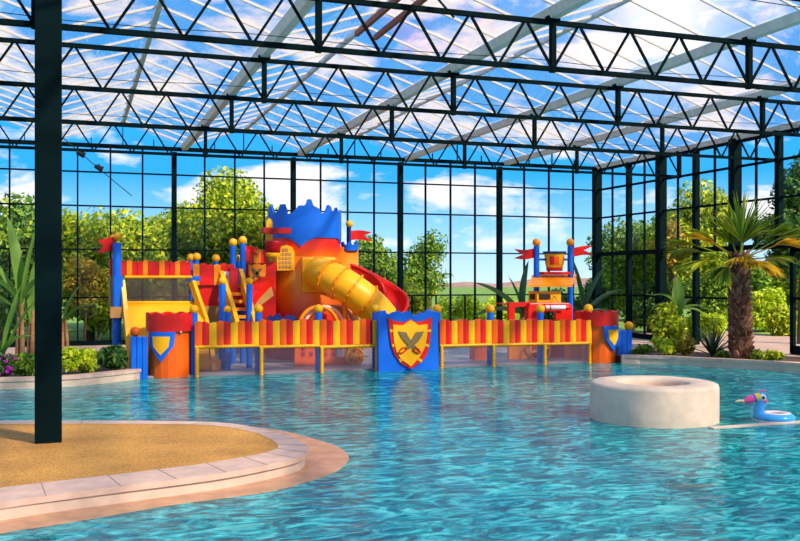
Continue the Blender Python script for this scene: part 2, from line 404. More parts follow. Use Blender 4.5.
# lattice trusses
tl = ['nearest steel lattice truss, crossing the top right corner overhead', 'second steel lattice truss overhead, level with the big green column', 'third steel lattice truss overhead, beyond the green column', 'fourth steel lattice truss overhead, over the castle front', 'farthest steel lattice truss, lowest in view, close to the glass back wall']
XL = GUT[0]
def make_truss():
    t = thing('roof_truss', '', 'roof truss', (0, 0, ZB), 'lattice trusses under the glass roof')
    MB().box((XL, -.035, ZT - .035), (XR, .035, ZT + .035)).build('top_chord', STEEL, t)
    MB().box((XL, -.035, ZB - .035), (XR, .035, ZB + .035)).build('bottom_chord', STEEL, t)
    proto = {}
    pitch = 3.63 / 4
    nn = int(round((XR - XL) / pitch))
    for i in range(nn):
        x = XL + i * pitch
        for s in (0, 1):
            if s == 0: a, b = (x + .03, 0, ZB + .04), (x + pitch / 2 - .03, 0, ZT - .04)
            else: a, b = (x + pitch / 2 + .03, 0, ZT - .04), (x + pitch - .03, 0, ZB + .04)
            if s not in proto:
                o = MB().bar(a, b, .036).build('diagonal_brace', STEEL, t); proto[s] = (o, x)
            else:
                o = proto[s][0].copy(); col.objects.link(o); o.parent = t; o.location = (x - proto[s][1], 0, 0)
    for gx in GUT[1:]:
        MB().box((gx - .04, -.045, ZB - .05), (gx + .04, .045, ZG + .04)).build('post', STEEL, t)
        MB().box((gx - .10, -.06, ZT + .03), (gx + .10, .06, ZT + .09)).build('cap_plate', STEEL, t)
    return t
tr0 = make_truss()
for i, y in enumerate(TRUSS):
    t = tr0 if i == 0 else copy_tree(tr0)
    t.location = (0, y, ZB); t['label'] = tl[i]
# thin cables and pipes under the roof
for i, (y, z) in enumerate(((10.2, ZT - .05), (14.3, ZT - .05), (18.3, ZT - .05), (22.4, ZT - .05))):
    m = MB(); m.tube([(XL + (XR - XL) * k / 20, y, z + .03 * math.sin(k * 1.7)) for k in range(21)], .007, 5)
    tag(m.build('shade_cable', CABLE), ['thin dark cable under the roof before the second truss', 'thin dark cable under the roof between second and third trusses', 'thin dark cable under the roof between third and fourth trusses', 'thin dark cable under the roof between the two farthest trusses'][i], 'cable', 'shade cables under the roof')
# open roof vent with rusty rails
xm = (GUT[3] + GUT[4]) / 2
v = thing('roof_vent', 'open roof vent with two rusty red rails beside the ridge', 'roof vent', (xm, 12.6, ZR))
for s, nm in ((-.14, 'rail'), (.22, 'rail')):
    MB().bar((xm + s, 9.6, ZR - .12 - abs(s) * .4), (xm + s, 16, ZR - .12 - abs(s) * .4), .07, .09).build(nm, RUST, v)
MB().box((xm - .2, 12.2, ZR - .45), (xm + .05, 12.6, ZR - .25)).build('motor', BLACK, v)
MB().tube([(xm - .1, 12.6, ZR - .3), (xm + .6, 13.2, ZR - .55)], .02, 6).build('push_arm', BLACK, v)
MB().tube([(xm - .1, 12.2, ZR - .3), (xm - .9, 12.0, ZR - .6)], .02, 6).build('push_arm', BLACK, v)

# ------------------------------------------------------------------ back wall
ZBARS = [H + .85 - 0.0, H + 2.144, H + 3.15, H + 3.94]
thick = [174, 293, 400, 499]
tx = [PX(p, YB) for p in thick]
sp = tx[1] - tx[0]
allthick = [tx[0] - 4 * sp, tx[0] - 3 * sp, tx[0] - 2 * sp, tx[0] - sp] + tx + [XR]
fr = MB()
for z in (H - .58, ZBARS[0], ZBARS[1], ZBARS[2]): fr.box((allthick[0], YB - .03, z - .023), (XR, YB + .03, z + .023))
fr.box((allthick[0], YB - .05, ZBARS[3] - .06), (XR, YB + .05, ZBARS[3] + .06)); fr.box((allthick[0], YB - .06, .2), (XR, YB + .06, .34))
for a, b in zip(allthick[:-1], allthick[1:]):
    for k in (1, 2, 3): 
        x = a + (b - a) * k / 4; fr.box((x - .024, YB - .04, .3), (x + .024, YB + .04, ZBARS[3]))
for px in (412, 436, 465): fr.box((PX(px, YB) - .02, YB - .03, .3), (PX(px, YB) + .02, YB + .03, H - .58))
# gable ends between gutters
for k in ks:
    xa, xb = GUT[k], GUT[k + 1]; xm_ = (xa + xb) / 2
    for q in (-.9, 0, .9): fr.box((xm_ + q - .012, YB - .03, ZG), (xm_ + q + .012, YB + .03, ZR - .1 - abs(q) * .36))
struct(fr.build('wall_back', STEEL))
for i, x in enumerate(allthick):
    m = MB(); m.box((x - .07, YB - .14, .2), (x + .07, YB + .08, ZBARS[3] - .1)); struct(m.build('trim_back_post', STEEL))
for i, (a, b) in enumerate(zip(allthick[:-1], allthick[1:])):
    m = MB(); m.add([(a, YB, .3), (b, YB, .3), (b, YB, ZG + .1), (a, YB, ZG + .1)], [(0, 1, 2, 3)])
    struct(m.build('window_%d' % (i + 1), WGLASS, fix=False))
# ------------------------------------------------------------------ right wall
cols = [597, 629, 661, 696, 735, 779]
cy = [RW(p, XR) for p in cols]; cy = cy + [cy[-1] - 1.75 * k for k in range(1, 8)]
fr = MB()
for z, hh in ((ZBARS[1], .03), (ZBARS[2], .035)): fr.box((XR - .03, cy[-1], z - hh), (XR + .03, YB, z + hh))
fr.box((XR - .07, cy[-1], ZBARS[0] - .07), (XR + .07, YB, ZBARS[0] + .07))
fr.box((XR - .06, cy[-1], ZG - .08), (XR + .06, YB, ZG + .10))
fr.box((XR - .03, cy[4], H - .62), (XR + .03, YB, H - .56))
fr.box((XR - .05, cy[2], .2), (XR + .05, YB, .36))
for a, b in zip(cy[:-1], cy[1:]):
    y = (a + b) / 2; fr.box((XR - .03, y - .025, ZBARS[0] if y < cy[2] else .3), (XR + .03, y + .025, ZG))
struct(fr.build('wall_right', STEEL))
for i, y in enumerate(cy):
    wd = .13 if i in (0, 2, 4) else .08
    m = MB(); m.box((XR - wd, y - wd, .19 if (i < 4 or i == 4) else ZBARS[0]), (XR + wd, y + wd, ZG + .05)); struct(m.build('trim_right_post', STEEL))
m = MB(); m.add([(XR, YB, .3), (XR, cy[2], .3), (XR, cy[2], ZG), (XR, YB, ZG)], [(0, 1, 2, 3)]); struct(m.build('window_20', WGLASS, fix=False))
m = MB(); m.add([(XR, cy[2], ZBARS[0]), (XR, cy[-1], ZBARS[0]), (XR, cy[-1], ZG), (XR, cy[2], ZG)], [(0, 1, 2, 3)]); struct(m.build('window_21', WGLASS, fix=False))
m = MB(); m.add([(XR, cy[2], .3), (XR, cy[4], .3), (XR, cy[4], ZBARS[0]), (XR, cy[2], ZBARS[0])], [(0, 1, 2, 3)]); struct(m.build('window_22', WGLASS, fix=False))
# sliding door at the far right
dy1 = RW(788, XR); dy0 = dy1 - 1.9; DX = XR + .16
dr = MB()
for y in (dy1, dy0): dr.box((DX - .05, y - .06, .2), (DX + .05, y + .06, ZBARS[0] - .05))
for z0, z1 in ((.2, .42), (ZBARS[0] - .17, ZBARS[0] - .05), (1.62, 1.70)): dr.box((DX - .05, dy0, z0), (DX + .05, dy1, z1))
do = struct(dr.build('door_1', STEEL))
struct(MB().add([(DX, dy1, .3), (DX, dy0, .3), (DX, dy0, ZBARS[0]), (DX, dy1, ZBARS[0])], [(0, 1, 2, 3)]).build('glass', WGLASS, do, fix=False))

# ------------------------------------------------------------------ big green column
cx, cyy, _ = G(48.5, 441, ZI)
t = thing('steel_column', 'wide dark green steel column rising from the gravel island', 'column', (cx, cyy, ZI))
m = MB(); m.box((cx - .155, cyy - .15, ZI - .02), (cx + .155, cyy + .12, ZG + .1)); bevel(m.build('shaft', STEEL, t), .015)
MB().box((cx - .2, cyy - .18, ZG - .03), (cx + .2, cyy + .15, ZG + .02)).build('head_plate', STEEL, t)

# ------------------------------------------------------------------ castle front
YC = 20.70
def scallop(x0, x1, n, z, amp, sub=4):
    pts = []
    for i in range(n):
        for k in range(sub):
            u = k / sub; pts.append((x0 + (x1 - x0) * (i + u) / n, z + amp * math.sin(PI * u)))
    pts.append((x1, z)); return pts
def wrap(mb, pts, c, r0, r1, mi=0, n=14):       # convex outline (angle, z) wrapped round a drum, with thickness
    a0, a1 = min(p[0] for p in pts), max(p[0] for p in pts)
    def cut(a):
        zs = []
        for (pa, pz), (qa, qz) in zip(pts, pts[1:] + pts[:1]):
            if min(pa, qa) - 1e-9 <= a <= max(pa, qa) + 1e-9:
                zs += [pz, qz] if abs(pa - qa) < 1e-9 else [pz + (qz - pz) * (a - pa) / (qa - pa)]
        return max(zs), min(zs)
    v = []
    for i in range(n + 1):
        a = a0 + (a1 - a0) * i / n; zt, zb = cut(a)
        for r in (r0, r1):
            for z in (zt, zb): v.append((c[0] + r * math.cos(a), c[1] + r * math.sin(a), z))
    f = [(0, 1, 3, 2), (4 * n, 4 * n + 2, 4 * n + 3, 4 * n + 1)]
    for i in range(n):
        q = 4 * i; w = q + 4; f += [(q + 2, q + 3, w + 3, w + 2), (q, w, w + 1, q + 1), (q, q + 2, w + 2, w), (q + 1, w + 1, w + 3, q + 3)]
    mb.add(v, f, mi); return mb
def turret(cpx, Y, R, ang, ztop, zband, label):
    x = PX(cpx, Y); t = thing('castle_turret', label, 'turret', (x, Y, 0), 'orange corner turrets of the play castle')
    m = MB(); n = 18
    m.lathe([(R - .03, -.9), (R - .03, zband), (0.01, zband)], (x, Y, 0), n, 0, False)
    bevel(m.build('drum', ORG, t), .01)
    m = MB(); sub = 6; k = 10
    ring = []
    for i in range(k * sub):
        u = (i % sub) / sub; a = 2 * PI * i / (k * sub); ring.append((a, ztop - .05 + .05 * math.sin(PI * u)))
    N_ = len(ring); v = []
    for r in (R + .03, R - .03):
        for a, z in ring: v.append((x + r * math.cos(a), Y + r * math.sin(a), z))
        for a, z in ring: v.append((x + r * math.cos(a), Y + r * math.sin(a), zband - .02))
    f = []
    for i in range(N_):
        j = (i + 1) % N_
        f += [(i, j, N_ + j, N_ + i), (2 * N_ + i, 3 * N_ + i, 3 * N_ + j, 2 * N_ + j), (i, 2 * N_ + i, 2 * N_ + j, j), (N_ + i, N_ + j, 3 * N_ + j, 3 * N_ + i)]
    m.add(v, f); m.build('crown', RED, t)
    # shield emblem
    zz = zband; hw = .60
    sh = lambda s, dz: [(ang - hw * s, zz - .02 - dz), (ang + hw * s, zz - .02 - dz), (ang + hw * s * .95, zz - .30 - dz * .3), (ang, zz - .68 + dz * 1.5), (ang - hw * s * .95, zz - .30 - dz * .3)]
    e = wrap(MB(), sh(1, 0), (x, Y, 0), R - .02, R + .04).build('emblem', BLU, t)
    wrap(MB(), sh(.62, .10), (x, Y, 0), R, R + .055).build('emblem_field', YEL, e)
    MB().ball((x + (R + .02) * math.cos(-1.2), Y + (R + .02) * math.sin(-1.2), zband - .03), .025, 8).build('bolt', WHT, t)
    return t
Lz = lambda y: PZ(170, y, 20.6); Rz = lambda y: PZ(603, y, 20.6)
turret(170, 21.1, .50, math.radians(-117), Lz(313), Lz(331), 'orange turret with red crown and blue shield at left end of castle fence')
turret(599, 20.95, .47, math.radians(-74), Rz(311), Rz(325), 'orange turret with red crown and blue shield at right end of castle fence')
def side_wall(x0, x1, ytop, ybot, Y, bpx, bpy, rpx, ballmat, label):
    t = thing('castle_wing', label, 'side wall', P((x0 + x1) / 2, ybot, Y), 'blue side walls of the castle')
    m = MB(); xa, xb = PX(x0, Y), PX(x1, Y); zt = PZ(x0, ytop, Y)
    n_ = 3
    for i in range(n_): m.box((xa + (xb - xa) * i / n_, Y, -.3), (xa + (xb - xa) * (i + .96) / n_, Y + .3, zt))
    bevel(m.build('panel', BLU, t), .015)
    b = P(bpx, bpy, Y + .1); r = rpx * SC(bpx, Y)
    MB().ball(b, r).build('ball', ballmat, t)
    MB().tube([(b[0], b[1], zt - .02), (b[0], b[1], b[2] - r * .8)], r * .4, 8).build('ball_stem', BLU, t)
side_wall(131, 148, 337, 368, 20.75, 135, 331.5, 5, ORG, 'blue side wall with orange ball, left of the left turret')
side_wall(617, 632.5, 330.5, 357, 20.75, 629, 326, 4.6, YEL, 'blue side wall with yellow ball, right of the right turret')
pos = ['beside the left turret', 'in the middle of the left run', 'just left of the blue shield gate', 'just right of the blue shield gate', 'in the middle of the right run', 'beside the right turret']
def fence(x0, x1, i):
    Y = YC; xa, xb = PX(x0, Y) + .005, PX(x1, Y) - .005
    t = thing('castle_fence', 'red, orange and yellow striped fence section ' + pos[i], 'fence', ((xa + xb) / 2, Y, 0), 'striped fence sections of the castle front')
    zt = PZ((x0 + x1) / 2, 320.5, Y) if i else PZ(x0 + 20, 322.5, Y); zm = PZ((x0 + x1) / 2, 344.5 if i < 3 else 343.5 - (i - 3) * .8, Y)
    m = MB(); ns = 9; wv = (xb - xa) / ns
    for k in range(ns):                                   # staves, each slightly bowed outwards
        x = xa + k * wv; seg = 6; outl = []
        for q in range(seg + 1):
            u = q / seg; outl.append((x + wv * u, -.02 * math.sin(PI * u)))
        v = []; 
        for (px_, oy) in outl:
            dz = .018 * math.sin(PI * (px_ - x) / wv) + .022 * math.sin(((px_ - xa) / wv) * 2 * PI / 3)
            v += [(px_, Y - .02 + oy, zm), (px_, Y - .02 + oy, zt + dz), (px_, Y + .03, zt + dz), (px_, Y + .03, zm)]
        f = []
        for q in range(seg):
            a = q * 4; b = a + 4
            f += [(a, b, b + 1, a + 1), (a + 1, b + 1, b + 2, a + 2), (a + 2, b + 2, b + 3, a + 3), (a + 3, b + 3, b, a)]
        f += [(0, 1, 2, 3), (seg * 4, seg * 4 + 3, seg * 4 + 2, seg * 4 + 1)]
        m.add(v, f, k % 3)
    m.build('striped_panel', [ORG, RED, YEL], t)
    m = MB()
    m.tube([(xa, Y, zm - .04), (xb, Y, zm - .04)], .035, 8)
    def beads(p, q):
        p, q = Vector(p), Vector(q); L_ = (q - p).length; nb = int(L_ / .07)
        for b_ in range(nb):
            c = p + (q - p) * ((b_ + .5) / nb); dr_ = (q - p).normalized()
            m.tube([c - dr_ * .022, c + dr_ * .022], .048, 8)
    beads((xa, Y, zm - .04), (xb, Y, zm - .04))
    for x in ([xa + .05] if i % 3 < 2 else [xa + .05, xb - .05]):
        m.tube([(x, Y, -.25), (x, Y, zm - .04)], .035, 8); beads((x, Y, -.1), (x, Y, zm - .05))
    m.build('frame', YEL, t)
    m = MB(); m.box((xa + .09, Y - .004, -.1), (xb - (.0 if i % 3 < 2 else .09), Y + .004, zm - .08)); m.build('net', NET, t)
fx = [194.5, 259, 319.5, 379]; gx_ = [439.5, 491.5, 543, 591.5]
for i in range(3): fence(fx[i], fx[i + 1], i)
for i in range(3): fence(gx_[i], gx_[i + 1], i + 3)
bp = ['left turret', 'first joint of the left fence', 'second joint of the left fence', 'left edge of the shield gate', 'right edge of the shield gate', 'first joint of the right fence', 'second joint of the right fence', 'right turret']
def ball_post(px, py, Y, r, label, zb=-.2, rp=.085, bm=YEL, group='ball topped posts of the castle', name='ball_post'):
    b = P(px, py, Y); rr = r * SC(px, Y)
    t = thing(name, label, 'post', (b[0], Y, zb), group)
    MB().tube([(b[0], Y, zb), (b[0], Y, b[2] - rr * .75)], rp, 12).build('shaft', BLU, t)
    MB().ball(b, rr).build('ball', bm, t)
    return t
for i, (px, py) in enumerate(((194, 309.5), (258.5, 309), (318.5, 309), (375.5, 309), (437, 309), (490.3, 309), (540.3, 309), (588.3, 308.7))):
    ball_post(px, py, 20.9, 4.7, 'blue post with yellow ball behind the ' + bp[i])
# shield gate
Y = 20.45; xg = PX(409, Y)
t = thing('shield_gate', 'blue castle panel with yellow shield and crossed swords at the centre', 'castle panel', (xg, Y, 0))
gp = [(443,345),(441,75),(447,55),(480,52),(482,66),(500,71),(520,60),(545,55),(560,66),(585,55),(606,58),(612,74),(640,76),(652,60),(672,70),(690,47),(705,52),(740,60),(744,345)]
sh_o = [(488,88),(515,103),(570,112),(598,95),(620,108),(665,105),(706,85),(702,150),(693,230),(680,275),(650,312),(600,341),(555,318),(520,270),(503,220),(494,150)]
sh_i = [(510,122),(560,126),(598,99),(640,126),(683,120),(680,180),(668,238),(640,288),(600,331),(552,297),(528,258),(514,200)]
def px5(l): return [(290 + a / 5, 300 + b / 5) for a, b in l]
bottom = [(290 + 443 / 5, 300 + 345 / 5 + 10)]
body = px5(gp); body[0] = (body[0][0], 376); body[-1] = (body[-1][0], 376)
bevel(MB().prism(pp(body, Y), Y, Y + .12).build('panel', BLU, t), .008)
rim = MB().prism(pp(px5(sh_o), Y), Y - .05, Y + .01).build('shield_rim', RED, t)
mm = MB()
for a, b in (((490,170),(513,215)),((505,222),(530,265)),((700,165),(680,215)),((690,225),(668,270))):
    pass
fld = MB().prism(pp(px5(sh_i), Y), Y - .075, Y - .04).build('shield_field', YEL, t)
# yellow notches that split the rim
m = MB()
for l in ([(495,148),(512,146),(513,158),(496,160)], [(505,222),(526,216),(530,228),(508,234)], [(702,148),(684,146),(683,158),(701,160)], [(693,222),(672,216),(668,228),(690,236)], [(540,296),(556,288),(566,298),(548,310)], [(660,300),(644,290),(634,300),(652,312)]):
    m.prism(pp(px5(l), Y), Y - .06, Y - .02)
m.build('rim_gaps', YEL, t)
m = MB().prism(pp(px5([(585,336),(588,326),(598,330),(608,326),(614,336),(600,342)]), Y), Y - .09, Y - .03); m.build('rim_tip', RED, t)
bl = [(536,155),(574,160),(588,186),(606,214),(628,236),(620,246),(596,233),(566,208),(548,182)]
for mir in (0, 1):
    l = [(1197 - a, b) if mir else (a, b) for a, b in bl]
    s = MB().prism(pp(px5(l), Y), Y - .10 - .02 * mir, Y - .07).build('sword', BRN, t)
    hx = 628 if not mir else 569; sg = 1 if not mir else -1
    cur = [(hx - 14 * sg, 246), (hx - 4 * sg, 258), (hx + 12 * sg, 266), (hx + 26 * sg, 262), (hx + 14 * sg, 246), (hx, 236)]
    pts3 = [P(290 + a / 5, 300 + b / 5, Y - .10) for a, b in cur]
    MB().tube(pts3, .018, 6).build('hilt', RED, s)
# things behind the net of the front fence
def slab_px(mb, l, Y, th, mi=0): return mb.prism(pp(l, Y), Y, Y + th, mi)
t = thing('step_block', 'yellow and amber stepped block behind the left end of the fence net', 'step block', P(205, 374, 21.6))
slab_px(MB(), [(194, 374), (216, 374), (216, 347), (194, 347)], 21.95, .4).build('upper_step', YEL, t)
slab_px(MB(), [(194, 376), (221, 376), (221, 360), (194, 360)], 21.5, .44).build('lower_step', AMB, t)
t = thing('play_house', 'orange play house wall with small windows behind the left fence net', 'play wall', P(325, 368, 21.9))
w_ = slab_px(MB(), [(295, 368), (360, 368), (364, 345), (295, 345)], 21.9, .12).build('wall', ORG, t)
for a in (303, 311, 325, 333): MB().box(P(a - 1.5, 356.5, 21.88), P(a + 1.5, 352, 21.92)).build('small_window', DRED, w_)
for a in (303, 325, 333): MB().box(P(a - 1.5, 350.5, 21.88), P(a + 1.5, 347, 21.92)).build('small_window', DRED, w_)
MB().box(P(337, 357, 21.86), P(344, 346, 21.9)).build('slotted_panel', PINKW, w_)
def wheel(px, py, Y, rpx, parent, name='steering_wheel', mt=YEL):
    c = Vector(P(px, py, Y)); r = rpx * SC(px, Y); m = MB()
    m.tube([c + Vector((r * math.cos(a * PI / 12), 0, r * math.sin(a * PI / 12))) for a in range(25)], .03, 8, cap=False)
    wv_ = m.build(name, mt, parent)
    for k in range(3):
        a = k * PI / 3 + .2; dv = Vector((r * math.cos(a), 0, r * math.sin(a)))
        MB().bar(c - dv, c + dv, .04).build('spoke', mt, wv_)
    MB().tube([c - Vector((0, .05, 0)), c + Vector((0, .05, 0))], .07, 10).build('hub', mt, wv_)
wheel(355, 356.5, 21.8, 8.5, t)
t = thing('steering_board', 'amber play panel with a yellow wheel behind the right fence net', 'play wall', P(540, 362, 21.8))
slab_px(MB(), [(509, 362), (532, 362), (532, 341), (509, 341)], 21.95, .1).build('amber_board', AMB, t)
slab_px(MB(), [(532, 361), (572, 361), (572, 341), (532, 341)], 22.1, .1).build('red_board', RED, t)
wheel(540, 350, 21.7, 11.5, t)
t = tag(slab_px(MB(), [(475, 360), (490, 360), (490, 342), (475, 342)], 22.1, .35).build('foam_block', ORG, base=P(482, 360, 22.1)), 'small orange block behind the net right of the gate', 'block')
t = tag(slab_px(MB(), [(569, 364), (588, 364), (588, 341), (569, 341)], 21.6, .25).build('amber_block', AMB, base=P(580, 364, 21.6)), 'amber block behind the net next to the right turret', 'block')

# ------------------------------------------------------------------ left lookout with net ramp
def flag_shape(px0, px1, y0, y1, Y, notch=.35, ph=0.0):   # waving swallow-tailed flag between px0 (hoist) and px1 (tips)
    a = Vector(P(px0, y0, Y)); L_ = PX(px1, Y) - a.x; hh = PZ(px0, y0, Y) - PZ(px0, y1, Y)
    m = MB(); n_ = 10; v = []; f = []
    for th in (0, .02):
        for i in range(n_ + 1):
            u = i / n_; x = a.x + L_ * u
            yw = Y + .05 * math.sin(u * 5 + ph) + th; dz = .03 * math.sin(u * 4 + ph)
            cut = max(0, (u - (1 - notch)) / notch) * .5
            v += [(x, yw, a.z + dz), (x, yw, a.z - hh * (.5 - cut * .98) + dz), (x, yw, a.z - hh * (.5 + cut * .98) + dz), (x, yw, a.z - hh + dz)]
    k = 4 * (n_ + 1)
    for i in range(n_):
        q = i * 4
        for s in (0, k):
            f += [(s + q, s + q + 1, s + q + 5, s + q + 4), (s + q + 2, s + q + 3, s + q + 7, s + q + 6)]
            if i < n_ * (1 - notch) - .01: pass
        f += [(q, q + 4, q + 4 + k, q + k), (q + 3, q + 3 + k, q + 7 + k, q + 7), (q + 1, q + 1 + k, q + 5 + k, q + 5), (q + 2, q + 6, q + 6 + k, q + 2 + k)]
    m.add(v, f); return m
YL = 22.6
def parapet(pxa, pxb, y0, y1, Y, ns, start=0):
    m = MB(); xa, xb = PX(pxa, Y), PX(pxb, Y); zt = PZ((pxa + pxb) / 2, y0, Y); zb = PZ((pxa + pxb) / 2, y1, Y); wv = (xb - xa) / ns
    for k in range(ns):
        x = xa + k * wv
        pts = [(x, zb), (x + wv * .98, zb)] + [(x + wv * .98 * (1 - u / 5), zt + .03 * math.sin(PI * u / 5) + .02 * math.sin(k * 1.9)) for u in range(6)]
        m.prism(pts, Y - .03 - (.02 if k % 2 else 0), Y + .03, (k + start) % 3)
    return m
t = thing('lookout_platform', 'raised lookout with striped parapet above the net ramp', 'play platform', P(160, 372, YL))
parapet(121, 191, 262, 275.5, YL, 13).build('striped_parapet', [RED, AMB, RED], t)
m = MB(); m.box(P(112, 312, YL - .0), P(192, 304, YL + 1.2)); m.build('deck', TAN, t)
MB().box(P(110.5, 318, YL - .38), P(124.5, 306, YL + .3)).build('ledge', TAN, t)
MB().box(P(110, 306, YL + .02), P(116, 276, YL + .9)).build('side_panel', TAN, t)
MB().box(P(110, 276, YL + .0), P(116, 259, YL + .5)).build('red_side_board', RED, t)
MB().box(P(186, 281, YL - .1), P(199, 276, YL + .1)).build('corner_block', BLU, t)
for a in (196, 208): MB().tube([P(a, 380, YL + .6), P(a, 285, YL + .6)], .09, 10).build('post', BLU, t)
p = P(117, 243, YL - .15)
t = thing('flag_post', 'tall blue corner post with red flag at left of the lookout', 'flag post', (p[0], p[1], .0))
MB().tube([(p[0], p[1], -.0), p], .10, 12).build('shaft', BLU, t)
MB().box(P(114, 312, YL - .28), P(122.5, 276, YL - .02)).build('collar', BLU, t)
MB().ball(P(118, 236.5, YL - .15), 4.2 * SC(117, YL)).build('ball', YEL, t)
MB().ball(P(113, 238, YL + .3), 3.6 * SC(117, YL)).build('ball', AMB, t)
flag_shape(116, 97.5, 238.5, 252, YL - .15, .28, 1).build('flag', RED, t)
# ramp
YT, YBm = YL - .12, 21.55
t = thing('net_ramp', 'wide yellow slide with dark net panel under the striped lookout', 'slide', P(165, 372, 21.8))
a0, a1 = Vector(P(125, 279, YT)), Vector(P(190, 279, YT))
m = MB(); xs = [PX(127, YT), PX(191, YT)]
prof = [(YT, PZ(150, 303, YT)), (YT - .15, PZ(150, 306, YT)), (YT - .5, PZ(150, 325, YT - .3)), (YBm, PZ(150, 352, YBm)), (YBm - .1, .1)]
xl_, xr_ = PX(127, YT), PX(193, YT) + .25
v = []
for y, z in prof: v += [(xl_, y, z), (xr_, y, z), (xr_, y + .06, z - .06), (xl_, y + .06, z - .06)]
f = []
for i in range(len(prof) - 1):
    a = i * 4; b = a + 4
    f += [(a, a + 1, b + 1, b), (a + 1, a + 2, b + 2, b + 1), (a + 2, a + 3, b + 3, b + 2), (a + 3, a, b, b + 3)]
m.add(v, f); m.build('slide_sheet', YEL, t)
m = MB(); m.prism(pp([(127, 302), (191, 302), (190, 277.5), (127, 277.5)], YT), YT, YT + .01); m.build('net', NETD, t)
m = MB()
for yy in (277, 302.5): m.tube([P(125, yy, YT), P(192, yy, YT)], .035, 8)
m.build('net_bar', YEL, t)
def rail(pts, w_=.12, h_=.22):
    m = MB()
    for a, b in zip(pts[:-1], pts[1:]): m.bar(a, b, w_, h_)
    return m
rail([P(122, 281, YT - .02), P(125, 310, YT - .25), P(128, 340, YT - .6), P(130, 372, YBm - .1)], .10, .16).build('side_rail', YEL, t)
rail([P(192, 282, YT - .02), P(198, 300, YT - .2), P(205, 320, YT - .4), P(211, 345, YT - .6), P(214, 372, YBm - .1)], .10, .16).build('side_rail', YEL, t)
for i, (px, py, yy, rr, lb) in enumerate(((191, 257.5, 23.15, 4, 'blue post with small yellow ball at the right end of the lookout parapet'), (196.7, 256.8, 23.1, 4.2, 'blue post with yellow ball just right of the lookout parapet'), (216, 258.3, 23.15, 4.1, 'blue post with yellow ball above the red wall behind the lookout'))):
    ball_post(px, py, yy, rr, lb, zb=PZ(px, 300, yy), rp=.06)
# red and orange wall between lookout and stairs
YW = 22.9
t = thing('play_facade', 'red and orange panelled wall between the lookout and the stairs', 'play wall', P(215, 320, YW))
parapet(193, 234, 265, 285, YW, 6, 1).build('striped_boards', [RED, AMB, RED], t)
slab_px(MB(), [(197, 306), (240, 306), (240, 284), (197, 284)], YW + .05, .1).build('red_board', RED, t)
slab_px(MB(), [(200, 322), (236, 322), (236, 306), (200, 306)], YW, .3).build('tan_base', TAN, t)
s = slab_px(MB(), [(223.3, 284), (229.5, 284), (229.5, 271.5), (223.3, 271.5)], YW - .06, .03).build('notice', WHT, t)
MB().box(P(225.5, 281, YW - .075), P(226.5, 275, YW - .055)).build('notice_mark', RED, s); MB().box(P(226.5, 278, YW - .075), P(228, 276.8, YW - .055)).build('notice_mark', RED, s)
slab_px(MB(), [(230.5, 302), (238, 302), (238, 268), (230.5, 268)], YW - .2, .2).build('dark_jamb', DRED, t)
# staircase
t = thing('play_stairs', 'amber stair with yellow stringers climbing to the castle gatehouse', 'stairs', P(238, 335, 22.2))
def stringer(l, Ya, Yb):
    m = MB(); n_ = len(l); v = []
    for (x0, y0, k) in l:
        Yk = Ya + (Yb - Ya) * k; p_ = Vector(P(x0, y0, Yk)); v += [p_ + Vector((-.05, 0, .16)), p_ + Vector((.05, 0, .16)), p_ + Vector((.05, 0, -.20)), p_ + Vector((-.05, 0, -.20))]
    f = [(0, 1, 2, 3), tuple(range(len(v) - 1, len(v) - 5, -1))]
    for i in range(n_ - 1):
        a = i * 4; b = a + 4; f += [(a, b, b + 1, a + 1), (a + 1, b + 1, b + 2, a + 2), (a + 2, b + 2, b + 3, a + 3), (a + 3, b + 3, b, a)]
    m.add(v, f); return m
stringer([(221, 276, 0), (226, 290, .4), (232, 308, .8), (238, 330, 1.2)], 22.9, 21.9).build('stringer', YEL, t)
stringer([(241, 275, 0), (245, 290, .35), (251, 310, .8), (257, 332, 1.2)], 22.9, 21.9).build('stringer', YEL, t)
for k in range(6):
    u = k / 5; Yk = 22.8 - u * 1.0
    MB().box(P(224 + u * 12, 288 + u * 38, Yk), P(242 + u * 11.5, 284.5 + u * 38, Yk + .24)).build('tread', AMB, t)
for i, (px, py, rr, zb, lb) in enumerate(((233, 242.5, 4.2, 270, 'tall blue post with yellow ball, left of the pair over the stairs'), (242.7, 240.3, 4.3, 275, 'tall blue post with yellow ball, right of the pair over the stairs'))):
    ball_post(px, py, 23.2, rr, lb, zb=.04, rp=.075, group='tall ball posts over the stairs')
ball_post(238.3, 258.5, 23.5, 3.8, 'blue post with yellow ball between the two tall stair posts', zb=PZ(238, 285, 23.5), rp=.05)
ball_post(222.3, 281, 22.0, 4.2, 'blue post with yellow ball at the left stair stringer', zb=.04, rp=.085)
ball_post(249.3, 281.5, 22.0, 3.8, 'blue post with yellow ball at the right stair stringer', zb=.04, rp=.075)
ball_post(227.5, 309.5, 21.6, 3.9, 'short blue post with yellow ball at the stair foot', zb=.04, rp=.08)
